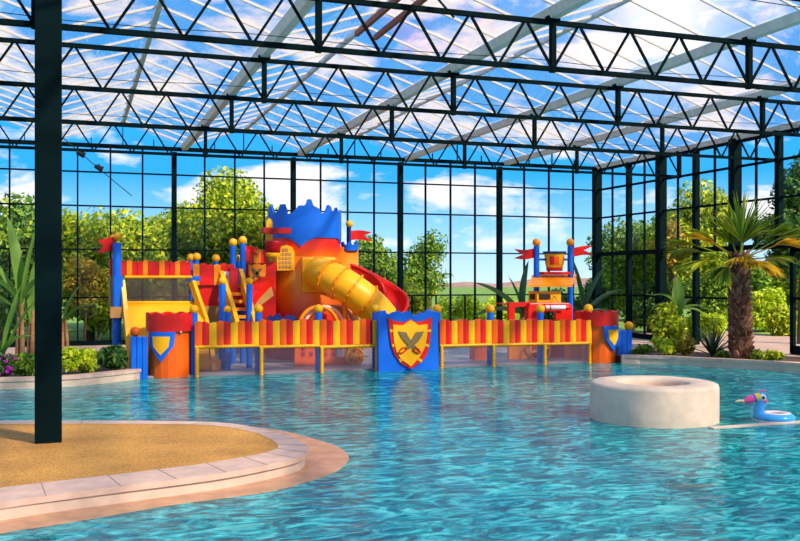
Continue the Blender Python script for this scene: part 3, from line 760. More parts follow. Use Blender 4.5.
# gatehouse with crossed sword crest
YH = 23.6
t = thing('castle_gatehouse', 'red and orange gatehouse with sword crest left of the big tower', 'gatehouse', P(257, 320, YH))
slab_px(MB(), [(243, 322), (276, 322), (276, 262), (243, 262)], YH, .5).build('wall', RED, t)
parapet(246, 268, 250.5, 263, YH - .05, 3, 0).build('crenel_board', [RED, AMB, RED], t)
cr = slab_px(MB(), [(248.5, 264), (252, 265.5), (257, 263), (262, 265.5), (266, 264), (265.5, 275), (263, 279.5), (257, 283.5), (251.5, 279.5), (249, 275)], YH - .15, .08).build('crest', AMB, t)
for mir in (0, 1):
    l = [(252, 267.5), (255, 269), (258.5, 273), (261.5, 277.5), (260.3, 278), (256.5, 275), (253.5, 271.5)]
    l = [(514 - a, b) if mir else (a, b) for a, b in l]
    slab_px(MB(), l, YH - .19, .03).build('sword', BRN, cr)
m = MB()
for a, b in zip([P(268, 280, YH - .3), P(262, 285, YH - .5), P(254, 293, YH - .8)], [P(262, 285, YH - .5), P(254, 293, YH - .8), P(246, 303, YH - 1.1)]): m.bar(a, b, .36, .2)
m.build('red_chute', RED, t)
m = MB(); m.bar(P(271, 290, YH - .45), P(250, 306, YH - 1.0), .08, .3); m.build('tan_rail', TAN, t)
p = P(243.5, 248, YH - .1)
fl_ = flag_shape(243.5, 259, 247, 254, YH - .1, .35, .5).build('flag', RED, t)

# ------------------------------------------------------------------ main tower
YM = 24.6; cpx = 306; xc = PX(304.5, YM)
R1 = 33.5 * SC(305, YM)
zt = lambda y: PZ(305, y, YM - .6)
t = thing('castle_tower', 'big round orange tower with jagged blue crown', 'tower', (xc, YM, .04))
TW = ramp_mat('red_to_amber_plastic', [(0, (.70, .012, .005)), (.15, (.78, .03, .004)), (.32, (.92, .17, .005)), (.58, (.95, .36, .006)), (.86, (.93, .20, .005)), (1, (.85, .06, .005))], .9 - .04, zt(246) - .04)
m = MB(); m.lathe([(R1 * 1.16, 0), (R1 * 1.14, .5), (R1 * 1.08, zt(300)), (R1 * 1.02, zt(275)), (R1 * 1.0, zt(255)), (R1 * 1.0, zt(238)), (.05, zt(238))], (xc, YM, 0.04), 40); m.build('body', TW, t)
# crown: jagged ring
prof = [(0, 2), (4, 0), (7, 6), (11, 4), (13, 0), (18, 0), (19, 7), (26, 5), (31, 1), (37, 1), (39, -3), (43, -3), (45, 1), (51, 3), (53, 6), (57, 5), (59, 0), (62, 1), (64, 6), (68, 1), (70, 5), (73, 2)]
k = SC(305, YM)
def crown(c, R, zlow, prof, zref, k, mat_, parent, name='crown', thick=.06):
    m = MB(); pts = []
    per = prof[-1][0]
    N_ = 240
    def hgt(u):
        for (a, ya), (b, yb) in zip(prof[:-1], prof[1:]):
            if a <= u <= b: return ya + (yb - ya) * (u - a) / max(b - a, 1e-6)
        return prof[-1][1]
    v = []
    for r in (R, R - thick):
        for i in range(N_):
            a = 2 * PI * i / N_
            # width across the picture drives the outline on the seen half
            u = min(.9999, max(0, .5 + .5 * math.cos(a + math.atan2(c[0], c[1])))) * per
            v.append((c[0] + r * math.cos(a), c[1] + r * math.sin(a), zref - hgt(u) * k))
        for i in range(N_):
            a = 2 * PI * i / N_; v.append((c[0] + r * math.cos(a), c[1] + r * math.sin(a), zlow))
    f = []
    for i in range(N_):
        j = (i + 1) % N_
        f += [(i, j, N_ + j, N_ + i), (2 * N_ + i, 3 * N_ + i, 3 * N_ + j, 2 * N_ + j), (i, 2 * N_ + i, 2 * N_ + j, j), (N_ + i, N_ + j, 3 * N_ + j, 3 * N_ + i)]
    m.add(v, f); return m.build(name, mat_, parent)
crown((xc, YM), R1 * 1.10, zt(238), [(a, b * 1.5 - 1) for a, b in prof], zt(206), k, BLU, t)
# blue lower edge hanging in scallops with red lobes beneath
m = MB(); N_ = 96; v = []
for i in range(N_):
    a = 2 * PI * i / N_; lob = abs(math.sin(a * 2.0 + .67)); v.append((xc + R1 * 1.10 * math.cos(a), YM + R1 * 1.10 * math.sin(a), zt(238)))
for i in range(N_):
    a = 2 * PI * i / N_; lob = abs(math.sin(a * 2.0 + .67)); v.append((xc + R1 * 1.09 * math.cos(a), YM + R1 * 1.09 * math.sin(a), zt(248.5 - 12.5 * lob ** .6)))
m.add(v, [(i, (i + 1) % N_, N_ + (i + 1) % N_, N_ + i) for i in range(N_)]); m.build('crown_skirt', BLU, t)
m = MB(); N_ = 96; v = []
for j, (rr, zz) in enumerate(((1.06, zt(234)), (1.065, zt(244)), (1.05, zt(252)), (1.01, zt(256)))):
    for i in range(N_):
        a = 2 * PI * i / N_; v.append((xc + R1 * rr * math.cos(a), YM + R1 * rr * math.sin(a), zz))
for j in range(3): m.add([], []); 
m.add(v, [(j * N_ + i, j * N_ + (i + 1) % N_, (j + 1) * N_ + (i + 1) % N_, (j + 1) * N_ + i) for j in range(3) for i in range(N_)], 0, True)
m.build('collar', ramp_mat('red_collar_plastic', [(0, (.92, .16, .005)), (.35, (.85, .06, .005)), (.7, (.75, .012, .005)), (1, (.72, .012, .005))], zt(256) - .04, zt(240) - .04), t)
# lattice window, wrapped
yf = YM - R1
m = MB(); Yw = YM - R1 * .93 
wpts = [(276.5, 270.5), (294, 270.5), (294, 252), (291.5, 247), (286, 245), (280.5, 247), (276.5, 252)]
wn = MB().prism(pp(wpts, Yw), Yw - .06, Yw + .3).build('lattice_window', YEL, t)
for r in range(5):
    for c in range(4):
        if r == 0 and c in (0, 3): continue
        MB().box(P(279.0 + c * 3.4, 268.0 - (4 - r) * 4.2, Yw - .08), P(281.2 + c * 3.4, 265.2 - (4 - r) * 4.2, Yw - .04)).build('window_hole', TAN, wn)
Yp = YM - R1 * 1.0
pl = MB().prism(pp([(301, 292.5), (334.5, 292.5), (334.5, 257.5), (301, 257.5)], Yp), Yp - .12, Yp + .35).build('slide_plate', YEL, t); bevel(pl, .03)
# balcony pulpit
bx, by, _ = P(273, 250, YM - 1.1); kz = SC(272, YM - 1.1); zb = lambda y: PZ(272, y, YM - 1.1)
b_ = MB().lathe([(.01, zb(256)), (6.8 * kz, zb(256)), (8.3 * kz, zb(243)), (8.8 * kz, zb(241)), (.01, zb(242.5))], (bx, by, 0), 18).build('balcony', DRED, t)
MB().lathe([(7.1 * kz, zb(256.5)), (7.5 * kz, zb(254)), (7.6 * kz, zb(253)), (6.9 * kz, zb(256.7))], (bx, by, 0), 18).build('balcony_band', YEL, b_)
MB().box(P(264, 233, YM - 1.3), P(287, 229, YM - .8)).build('balcony_shelf', DRED, t)
MB().prism(pp([(266.5, 241), (272.5, 241), (272.5, 222), (271, 219), (269, 218), (267.2, 220.5), (266.5, 224)], YM - 1.0), YM - 1.0, YM - .9).build('balcony_back', YEL, t)
MB().box(P(263.5, 318, YM - .5), P(273, 262, YM - .3)).build('side_wall', RED, t)
# low blue crenels at the tower foot
t2 = thing('blue_crenel_wall', 'low blue crenellated wall at the foot of the big tower', 'low wall', P(280, 322, 22.6))
slab_px(MB(), [(266, 345), (296, 345), (296, 318), (293, 314.5), (290, 317), (288, 314), (285, 318), (282, 318), (280, 313.5), (276, 314), (274, 317), (271, 315), (266, 319)], 22.6, .1).build('board', DBLU, t2)

# tube slide
t = thing('tube_slide', 'yellow enclosed tube slide curving down from the big tower', 'slide', P(385, 345, YM - 2.2))
ctrl = [((317, 273), YM - 1.35), ((327, 276), YM - 1.75), ((337, 281), YM - 2.0), ((348, 287.5), YM - 2.15), ((361, 297), YM - 2.25), ((373, 307.5), YM - 2.25), ((383, 319), YM - 2.25)]
pts = [Vector(P(a[0][0], a[0][1], a[1])) for a in ctrl]
def catmull(p, n_=6):
    r = []
    for i in range(len(p) - 1):
        p0, p1, p2, p3 = p[max(i - 1, 0)], p[i], p[i + 1], p[min(i + 2, len(p) - 1)]
        for k_ in range(n_):
            u = k_ / n_; r.append(.5 * ((2 * p1) + (p2 - p0) * u + (2 * p0 - 5 * p1 + 4 * p2 - p3) * u * u + (3 * p1 - p0 - 3 * p2 + p3) * u ** 3))
    r.append(p[-1]); return r
cp = catmull(pts)
rT = 16.6 * SC(350, YM - 2)
MB().tube(cp, rT, 26).build('tube', YEL, t)
for k_ in (8, 14, 20, 26):
    c = cp[k_]; dv = (cp[k_ + 1] - cp[k_ - 1]).normalized()
    mb = MB().tube([c - dv * .025, c + dv * .025], rT + .045, 26)
    a = dv.cross(Vector((0, 0, 1))).normalized(); b = a.cross(dv)
    for q in range(18):
        an = q * PI / 9; o_ = c + (a * math.cos(an) + b * math.sin(an)) * (rT + .045); mb.ball(o_, .022, 6, 1)
    mb.build('flange', [AMB, YEL], t)
for px in (345, 380): MB().tube([P(px, 345, YM - 2.1), P(px, 300, YM - 2.1)], .06, 8).build('support_post', AMB, t)
# small tower with flag
YS = 24.9; xs_ = PX(345, YS); k = SC(346, YS); zs = lambda y: PZ(346, y, YS - .3)
t = thing('small_tower', 'small orange round turret with blue crown and red flag', 'tower', (xs_, YS, .04))
SWM = ramp_mat('orange_amber_plastic', [(0, (.93, .30, .006)), (.5, (.93, .24, .006)), (1, (.90, .13, .005))], zs(275), zs(246))
MB().lathe([(13 * k, .04), (13 * k, zs(247)), (.05, zs(247))], (PX(345.5, YS), YS, 0), 24).build('body', SWM, t)
crown((PX(349.5, YS - .2), YS - .2), 8.6 * k, zs(250.5), [(0, 1), (2, 0), (3, 3), (6, 3), (7, 0), (10, 0), (11, 3), (14, 3), (15, 0), (17, 1)], zs(241.5), k, BLU, t, thick=.05)
po = MB().tube([P(349.5, 247, YS - .2), P(349.5, 226, YS - .2)], .05, 8).build('flag_pole', DBLU, t)
MB().ball(P(349.5, 224, YS - .2), 3.7 * k).build('ball', YEL, po)
flag_shape(350, 371.5, 231, 240.5, YS - .2, .35, 0).build('flag', RED, po)
# neighbouring orange link
MB().lathe([(8 * k, .04), (8 * k, zs(246)), (.02, zs(246))], (PX(335, YS - .1), YS - .1, 0), 18).build('link_drum', ORG, t)
# red slide
t = thing('red_slide', 'red half pipe slide curling down behind the yellow tube', 'slide', P(400, 345, YS - .6))
ctrl = [((350, 268), YS - .5), ((362, 272), YS - .6), ((376, 280), YS - .75), ((388, 289), YS - .95), ((395, 299), YS - 1.2), ((395, 311), YS - 1.5), ((388, 324), YS - 1.8)]
cp = catmull([Vector(P(a[0][0], a[0][1], a[1])) for a in ctrl], 5); rS = 12 * SC(380, YS - 1)
def halfpipe(cp, r, th=.05, a0=PI * .92, a1=PI * 2.08, n_=12):
    m = MB(); v = []; K = 2 * (n_ + 1)
    for i, c in enumerate(cp):
        d_ = (cp[min(i + 1, len(cp) - 1)] - cp[max(i - 1, 0)]).normalized(); s_ = d_.cross(Vector((0, 0, 1))).normalized(); u_ = s_.cross(d_)
        for rr in (r, r - th):
            for q in range(n_ + 1):
                a = a0 + (a1 - a0) * q / n_; v.append(c + (s_ * math.cos(a) + u_ * math.sin(a)) * rr)
    f = []
    for i in range(len(cp) - 1):
        for q in range(n_):
            a = i * K + q; f += [(a, a + 1, a + K + 1, a + K), (a + n_ + 1, a + n_ + 1 + K, a + n_ + 2 + K, a + n_ + 2)]
        f += [(i * K, i * K + K, i * K + K + n_ + 1, i * K + n_ + 1), (i * K + n_, i * K + 2 * n_ + 1, i * K + K + 2 * n_ + 1, i * K + K + n_)]
    m.add(v, f, 0, True); return m
halfpipe(cp, rS).build('chute', RED, t)
for s in (-1, 1):
    m = MB(); rp = []
    for i, c in enumerate(cp):
        d_ = (cp[min(i + 1, len(cp) - 1)] - cp[max(i - 1, 0)]).normalized(); s_ = d_.cross(Vector((0, 0, 1))).normalized(); rp.append(c + s_ * s * rS * .97 + Vector((0, 0, .08)))
    m.tube(rp, .05, 8); m.build('rim', RED, t)
MB().tube([P(386, 345, YS - 1.2), P(386, 300, YS - 1.2)], .07, 8).build('support_post', RED, t)
# barrel arch
t = thing('barrel_arch', 'low barrel arch of amber and pale pink hoops before the big tower', 'play arch', P(325, 322, 22.4))
def arch(px, Ya, Yb, rpx, mt, nm):
    k_ = SC(px, Ya); m = MB(); R = rpx * k_; x = PX(px, Ya); z0 = PZ(px, 328, Ya); n_ = 20; v = []
    zs_ = (PZ(px, 305, Ya) - z0) / R
    for y in (Ya, Yb):
        for r in (R, R * .86):
            for i in range(n_ + 1):
                a = PI * i / n_; v.append((x + r * math.cos(a), y, z0 + r * zs_ * math.sin(a)))
    K = n_ + 1; f = []
    for i in range(n_):
        f += [(i, i + 1, K + i + 1, K + i), (2 * K + i, 3 * K + i, 3 * K + i + 1, 2 * K + i + 1), (i, 2 * K + i, 2 * K + i + 1, i + 1), (K + i, K + i + 1, 3 * K + i + 1, 3 * K + i)]
    m.add(v, f, 0, True); m.build(nm, mt, t)
for i in range(4): arch(319 + i * 5.5, 22.3 + i * .17, 22.3 + i * .17 + .15, 21.5, [AMB, PINKW, AMB, PINKW][i], 'hoop')
MB().box(P(298, 345, 22.3), P(353, 327, 22.9)).build('base', AMB, t)

# ------------------------------------------------------------------ right: bucket tower and boat
YR = 23.0
t = thing('bucket_tower', 'two blue posts with red flags and a yellow slatted roof', 'water tower', P(553, 345, YR))
for px, yt, fpx, fy0, fy1 in ((536.5, 246, 515, 249, 258.5), (570.3, 246, 592.5, 246.5, 255.5)):
    p = P(px, yt, YR); po = MB().tube([(p[0], YR, .04), p], .082, 12).build('pole', BLU, t)
    MB().ball(P(px, 242.5, YR), 4.1 * SC(px, YR)).build('ball', AMB, po)
    flag_shape(px + (2 if fpx > px else -2), fpx, fy0, fy1, YR, .35, px).build('flag', RED, po)
m = MB(); n_ = 12
ra, rb = [Vector(P(532.5, 274.5, YR + .3)), Vector(P(576.5, 274.5, YR + .3))], [Vector(P(528, 285, YR - .9)), Vector(P(572, 285, YR - .9))]
for i in range(3):
    a0_, a1_ = i / 3, (i + .93) / 3
    l0, l1 = ra[0].lerp(rb[0], a0_), ra[0].lerp(rb[0], a1_); r0, r1 = ra[1].lerp(rb[1], a0_), ra[1].lerp(rb[1], a1_)
    dn = Vector((0, 0, -.06)); m.add([l0, r0, r1, l1, l0 + dn, r0 + dn, r1 + dn, l1 + dn], [(0, 1, 2, 3), (7, 6, 5, 4), (0, 4, 5, 1), (1, 5, 6, 2), (2, 6, 7, 3), (3, 7, 4, 0)])
m.build('slatted_roof', AMB, t)
MB().box(P(544, 274.5, YR - .1), P(566, 272, YR + .2)).build('roof_ridge', RED, t)
p = P(554.5, 262, YR)
t = thing('tipping_bucket', 'yellow and red striped tipping bucket hung between two blue posts', 'bucket', (p[0], YR, p[2]))
k = SC(554, YR); zb = lambda y: PZ(554, y, YR); cb = (p[0], YR, 0)
m = MB(); nb = 24; rings = [(7.9, 271), (8.3, 267.5), (8.8, 265), (9.3, 262.5), (9.9, 256.5), (10.6, 253)]
for j in range(len(rings) - 1):
    v = []
    for r, y in (rings[j], rings[j + 1]):
        for i in range(nb): a = 2 * PI * i / nb; v.append((cb[0] + r * k * math.cos(a), YR + r * k * math.sin(a), zb(y)))
    for i in range(nb):
        mi = [1, 0, 2, 2, 0][j]
        if mi == 2: mi = (0, 1, 2)[(i // 2) % 3]
        m.add([v[i], v[(i + 1) % nb], v[nb + (i + 1) % nb], v[nb + i]], [(0, 1, 2, 3)], mi, True)
m.lathe([(.01, zb(271)), (7.9 * k, zb(271))], (cb[0], YR, 0), nb, 1)
m.build('body', [YEL, RED, ORG], t)
MB().lathe([(10.4 * k, zb(254)), (11.6 * k, zb(253.5)), (11.8 * k, zb(251.5)), (10.6 * k, zb(252)), (.01, zb(254))], cb, nb).build('rim', DBLU, t)
MB().tube([P(539.5, 259.5, YR), P(567.5, 259.5, YR)], .03, 8).build('axle', DBLU, t)
# boat
YO = 22.3
t = thing('play_boat', 'red play boat with yellow cabin under the slatted roof', 'play boat', P(541, 345, YO))
m = MB()
m.prism(pp([(509, 345), (509, 302.5), (532, 302), (532, 306.5), (515, 307), (515, 345)], YO), YO, YO + .12)
m.build('side_arch', RED, t)
m = MB(); m.prism(pp([(509, 345), (509, 303), (534, 303), (534, 306), (512, 307), (512, 345)], YO + .9), YO + .8, YO + .92)
m.box(P(509, 305, YO + .05), P(533, 302.5, YO + .85)); m.build('tunnel_roof', RED, t)
bevel(MB().prism(pp([(528, 345), (528, 310), (530, 303), (560, 302.5), (570, 303), (573, 307), (573, 345), (563, 345), (562, 316), (556, 311.5), (548, 311.5), (543, 316), (542, 345)], YO - .15), YO - .15, YO + .1).build('hull', RED, t), .03)
cab = MB().box(P(537, 304, YO + .05), P(552, 291, YO + .55)).build('cabin', YEL, t)
cq, cw = P(537, 299.5, YO + .05), P(537, 294, YO + .05)
MB().box(P(539.5, 299.5, YO + .03), P(549.5, 294, YO + .08)).build('cabin_window', WINGL, cab)
MB().box((cq[0] - .015, YO + .16, cq[2]), (cq[0] + .05, YO + .44, cw[2])).build('cabin_window', WINGL, cab)
MB().tube([P(543, 307.5, YO - .35), P(566, 307.5, YO - .35)], 2.4 * SC(550, YO), 14).build('roller', WHT, t)
for a, b in ((541, 545), (549, 550), (565, 568)): MB().tube([P(a, 307.5, YO - .35), P(b, 307.5, YO - .35)], 2.7 * SC(550, YO), 14).build('roller_collar', RED, t)
m = MB(); m.tube([P(552, 293, YO + .3), P(556, 298, YO - .1), P(559, 303, YO - .15)], .015, 6); m.build('rope', TAN, t)
MB().box(P(556, 320, YO - .3), P(569, 313, YO - .16)).build('red_lip', RED, t)
t = tag(slab_px(MB(), [(580, 345), (590, 345), (590, 311.5), (580, 311.5)], 22.0, .3).build('red_block', RED, base=P(585, 345, 22.0)), 'red block just behind the right end of the castle fence', 'block')

# ------------------------------------------------------------------ stone ring, ledge and bird float
c = G(653.5, 406, 0); c = (c[0], c[1], 0)
dd = 14.35; u = U(653.5); c = (dd * (u * C_ + S_), dd * (C_ - u * S_), 0)
R = 62.3 * dd / F
m = MB(); m.lathe([(R * .53, -1.15), (R * .53, .50), (R * .55, .55), (R * .59, .578), (R * .94, .578), (R * .985, .56), (R, .52), (R, .0), (R * 1.0, -1.15)], c, 64)
ro = m.build('stone_ring', STONE, base=c); tag(ro, 'round cream rendered stone ring rising from the pool', 'planter ring')
m = MB(); m.slab([(c[0] + R * .35 * math.cos(a * PI / 24), c[1] + R * .35 * math.sin(a * PI / 24)) for a in range(1)] + [(c[0] + R * .6 * math.cos(a * PI / 24), c[1] + R * .6 * math.sin(a * PI / 24)) for a in range(48)][0:0] if False else [(c[0] + R * .525 * math.cos(a * PI / 24), c[1] + R * .525 * math.sin(a * PI / 24)) for a in range(48)], .2, .38)
tag(m.build('sand_fill', SAND, base=(c[0], c[1], .2)), 'sandy fill inside the round stone ring', 'sand', kind='stuff')
a, b = G(714, 429.0, 0), G(830, 421, 0)
m = MB(); A_ = Vector(a); B_ = Vector(b); nrm = (B_ - A_).normalized().cross(Vector((0, 0, 1)))
pts = [A_ + nrm * -.0, B_, B_ + Vector((-nrm.x, -nrm.y, 0)) * .14, A_ + Vector((-nrm.x, -nrm.y, 0)) * .14]
m.slab([(p.x, p.y) for p in pts], -1.15, .012); struct(m.build('trim_submerged_ledge', PLASTER))

bc = G(774, 420.5, 0)
lab = 'pale blue inflatable bird ring with pink beak floating right of the stone ring'
t = thing('inflatable_bird', lab, 'pool float', (bc[0], bc[1], .0))
kb = 13.7 / F
rt = Vector((C_, -S_, 0)); fw = Vector((S_, C_, 0)); up = Vector((0, 0, 1)); O = Vector((bc[0], bc[1], 0))
def L3(x, y, z): return O + rt * x * kb + fw * y * kb + up * z * kb      # in picture pixels at its distance
FB = mat('float_blue', (.05, .36, .74), .25); FP = mat('float_pink', (.90, .10, .30), .25); FW = mat('float_white_pink', (.85, .62, .60), .3); FY = mat('float_yellow', (.90, .62, .02), .3); FV = mat('float_violet', (.14, .10, .62), .3); FT = mat('float_beak_tip', (.75, .55, .30), .4)
def torus(cx, cz, Rm, r, sq, n1=36, n2=14, lo=0, hi=2 * PI):
    m = MB(); v = []
    for i in range(n1):
        a = 2 * PI * i / n1
        for j in range(n2):
            b_ = lo + (hi - lo) * j / n2; rr = Rm + r * math.cos(b_); v.append(L3(cx + rr * math.cos(a), rr * math.sin(a), cz + r * sq * math.sin(b_)))
    f = [(i * n2 + j, ((i + 1) % n1) * n2 + j, ((i + 1) % n1) * n2 + (j + 1) % n2, i * n2 + (j + 1) % n2) for i in range(n1) for j in range(n2)]
    m.add(v, f, 0, True); return m
torus(0, 3.6, 14.5, 6.2, .72).build('ring', FB, t)
torus(0, 1.0, 14.5, 5.6, .55).build('ring_underside', FW, t)
torus(2, 7.0, 11.5, 3.5, .5).build('ring_inner_band', FW, t)
body_pts = [L3(-15.5, 0, 5), L3(-15.5, 0, 12), L3(-14.2, 0, 17), L3(-13.2, 0, 22), L3(-13.5, 0, 26), L3(-13.5, 0, 29.3)]
MB().tube(body_pts, [6.2 * kb, 5.3 * kb, 4.8 * kb, 5.0 * kb, 4.6 * kb, 2.0 * kb], 16).build('neck', FB, t)
MB().ball(L3(-13.2, 0, 23.8), 5.2 * kb, 18).build('head', FB, t)
MB().ball(L3(-11, -2.5, 20.5), 3.0 * kb, 12).build('cheek', FP, t)
bk = MB().tube([L3(-15.5, 0, 23.8), L3(-18, 0, 23.8), L3(-19.5, 0, 23.4)], [4.9 * kb, 4.5 * kb, 4.0 * kb], 14).build('beak_base', FY, t)
MB().tube([L3(-19.4, 0, 23.4), L3(-21.5, 0, 22.8)], [4.1 * kb, 4.0 * kb], 14).build('beak_band', FV, t)
MB().tube([L3(-21.4, 0, 22.8), L3(-25, 0, 21.8), L3(-28.5, 0, 20.5), L3(-31, 0, 19.8)], [4.05 * kb, 4.1 * kb, 3.2 * kb, 1.6 * kb], 14).build('beak', FP, t)
MB().tube([L3(-30.5, 0, 20.2), L3(-36, 0, 20.3), L3(-40, 0, 19.2)], [1.5 * kb, 1.5 * kb, .7 * kb], 10).build('beak_tip', FT, t)
for s in (-1, 1):
    e = MB().ball(L3(-13.3, s * 3.4, 24.3), 3.5 * kb, 14).build('eye', WHT, t)
    MB().ball(L3(-13.3, s * 5.2, 24.3), 2.1 * kb, 12).build('pupil', BLACK, e)
m = MB(); m.tube([L3(-13, 0, 28.8), L3(-12.5, 0, 31), L3(-9, 0, 30.6)], [1.0 * kb, 1.1 * kb, .7 * kb], 8); m.tube([L3(-13, 0, 29), L3(-15.5, 0, 31.6)], [.9 * kb, .5 * kb], 8); m.build('crest', FP, t)
MB().ball(L3(12.5, -12.5, 1.6), 2.2 * kb, 10).build('valve', BLACK, t)

# ------------------------------------------------------------------ plants
def leaves(rng, centers, rad, n, size, aspect=.5, up=.4):
    c = centers[rng.integers(0, len(centers), n)]
    dirs = rng.normal(size=(n, 3)); dirs /= np.linalg.norm(dirs, axis=1)[:, None]
    pos = c + dirs * (rad * (rng.random(n) ** .45))[:, None] * np.array([1, 1, .8])
    nrm = rng.normal(size=(n, 3)); nrm[:, 2] += up; nrm += dirs * .8; nrm /= np.linalg.norm(nrm, axis=1)[:, None]
    t_ = np.cross(nrm, rng.normal(size=(n, 3))); t_ /= np.linalg.norm(t_, axis=1)[:, None]
    b_ = np.cross(nrm, t_)
    s = size * (.6 + .8 * rng.random(n))[:, None]
    v = np.stack([pos - t_ * s, pos - b_ * s * aspect + nrm * s * .12, pos + t_ * s, pos + b_ * s * aspect + nrm * s * .12], 1).reshape(-1, 3)
    return v
def leaf_obj(name, v, m, parent=None, base=None):
    n = len(v) // 4; off = np.array(parent['_w']) if parent is not None else np.array(base)
    me = bpy.data.meshes.new(name); me.vertices.add(len(v)); me.vertices.foreach_set('co', (v - off).astype(np.float32).ravel())
    me.loops.add(4 * n); me.loops.foreach_set('vertex_index', np.arange(4 * n, dtype=np.int32))
    me.polygons.add(n); me.polygons.foreach_set('loop_start', np.arange(0, 4 * n, 4, dtype=np.int32)); 
    me.materials.append(m); me.update(calc_edges=True); me.validate()
    o = bpy.data.objects.new(name, me); col.objects.link(o)
    if parent is not None: o.parent = parent; o['_w'] = tuple(off)
    else: o.location = off
    return o
def tree(label, x, y, ht, rx, rz, m, n, size, seed, name='tree', cat='tree', group='trees outside the glass', zc=None, lumps=14, trunk=.16, z0=.1, loose=.55):
    rng = np.random.default_rng(seed)
    t = thing(name, label, cat, (x, y, z0), group)
    zc = ht - rz if zc is None else zc
    d = rng.normal(size=(lumps, 3)); d /= np.linalg.norm(d, axis=1)[:, None]
    ctr = np.array([x, y, zc]) + d * np.array([rx, rx * .8, rz]) * (.25 + loose * rng.random(lumps))[:, None]
    leaf_obj('foliage', leaves(rng, ctr, .48 * min(rx, rz) + .05, n, size), m, t)
    tm = MB(); top = Vector((x, y, zc + rz * .3)); tm.tube([(x, y, z0), (x + .05, y, z0 + (zc - z0) * .5), top], [trunk, trunk * .8, trunk * .3], 8)
    for k in range(min(6, lumps)):
        c_ = Vector(ctr[k]); tm.tube([(x, y, z0 + (zc - z0) * .55), (c_ + Vector((x, y, zc))) / 2, c_], [trunk * .5, trunk * .35, trunk * .12], 6)
    tm.build('trunk', BARK, t); return t
def tree_px(label, px, ytop, wpx, Y, m, n, size, seed, bottom=None, **k):
    x, _, zt_ = P(px, ytop, Y); rx = wpx * SC(px, Y) / 2; zb_ = .1 if bottom is None else PZ(px, bottom, Y)
    rz = max((zt_ - zb_) / 2, .3)
    return tree(label, x, Y, zt_, rx, rz * .92, m, n, size, seed, zc=(zt_ + zb_) / 2, **k)
# behind the back wall, left to right
TB = [
 ('mid green bushy tree outside the back glass at far left, left of the column', 4, 190, 115, 33.5, LF_M, 5200, .17, 310),
 ('yellow green bushy tree outside the back glass just right of the green column', 90, 192, 96, 32.5, LF_Y, 4200, .15, 318),
 ('bushy hedge tree outside the glass right behind the lookout flag', 142, 192, 96, 33.5, LF_Y, 5200, .15, 318),
 ('tall bright yellow green tree outside the glass left of the big tower', 236, 168, 132, 33, LF_Y, 11000, .14, 320),
 ('lower leafy tree outside the glass behind the ball posts', 188, 190, 86, 34.5, LF_Y, 5200, .15, 322),
 ('dark shrub outside the glass behind the castle stairs', 240, 235, 80, 31.5, LF_D, 3600, .14, 328),
 ('leafy tree outside the glass right of the small flag turret', 372, 218, 62, 34, LF_M, 4600, .13, 325),
 ('sparse young tree outside the glass above the shield gate', 428, 228, 66, 35, LF_M, 1800, .12, 312),
]
for i, (lb, px, yt, wd, Y, m_, n_, sz, bt) in enumerate(TB):
    tree_px(lb, px, yt, wd, Y, m_, int(n_ * 2.2), sz * .66, 40 + i, bottom=bt, lumps=22 if n_ > 4000 else 16)
BR = [
 ('background tree far outside the back glass at the left picture edge', -20, 208, 90, 39, LF_Y),
 ('background tree far outside the back glass behind the green column', 48, 198, 110, 39.5, LF_M),
 ('background tree far outside the back glass behind the yellow green tree by the column', 112, 200, 110, 40, LF_Y),
 ('background tree far outside the back glass behind the lookout parapet', 165, 198, 100, 39, LF_M),
 ('background tree far outside the back glass left of the tower crown', 262, 215, 80, 40, LF_Y),
 ('background tree far outside the back glass between tower and red slide', 335, 245, 80, 41, LF_M),
 ('background tree far outside the back glass right of the red slide', 395, 258, 70, 41, LF_Y),
]
for i, (lb, px, yt, wd, Y, m_) in enumerate(BR):
    tree_px(lb, px, yt, wd, Y, m_, 8000, .13, 140 + i, bottom=325, lumps=24)
tree_px('small orange tinged tree outside the glass just right of the green column', 84, 252, 46, 30.4, LF_O, 2200, .08, 171, bottom=318, lumps=14, trunk=.05)
HB = [
 ('low dark hedge along the back glass at far left', 15, 270, 100, 31.2, LF_M, 4200, .13),
 ('low dark hedge along the back glass behind the lookout post', 98, 262, 70, 31, LF_Y, 3800, .13),
 ('low hedge along the back glass behind the net ramp', 165, 250, 80, 30.8, LF_Y, 4200, .13),
 ('low yellow green hedge outside the glass right of the red slide', 405, 275, 70, 31.5, LF_Y, 3800, .12),
 ('low hedge outside the glass behind the right fence run', 462, 293, 60, 33, LF_B, 2600, .11),
 ('low bright hedge outside the glass left of the play boat', 505, 292, 50, 34, LF_B, 2600, .11),
 ('low dark hedge outside the glass behind the bucket tower', 556, 282, 60, 33, LF_D, 2800, .12),
 ('low dark hedge outside the glass at the back right corner', 600, 275, 50, 33, LF_D, 2800, .12),
]
for i, (lb, px, yt, wd, Y, m_, n_, sz) in enumerate(HB):
    tree_px(lb, px, yt, wd, Y, m_, int(n_ * 2.2), sz * .66, 70 + i, bottom=338, name='hedge_shrub', cat='hedge', group='hedge shrubs along the back glass', lumps=18, trunk=.05)
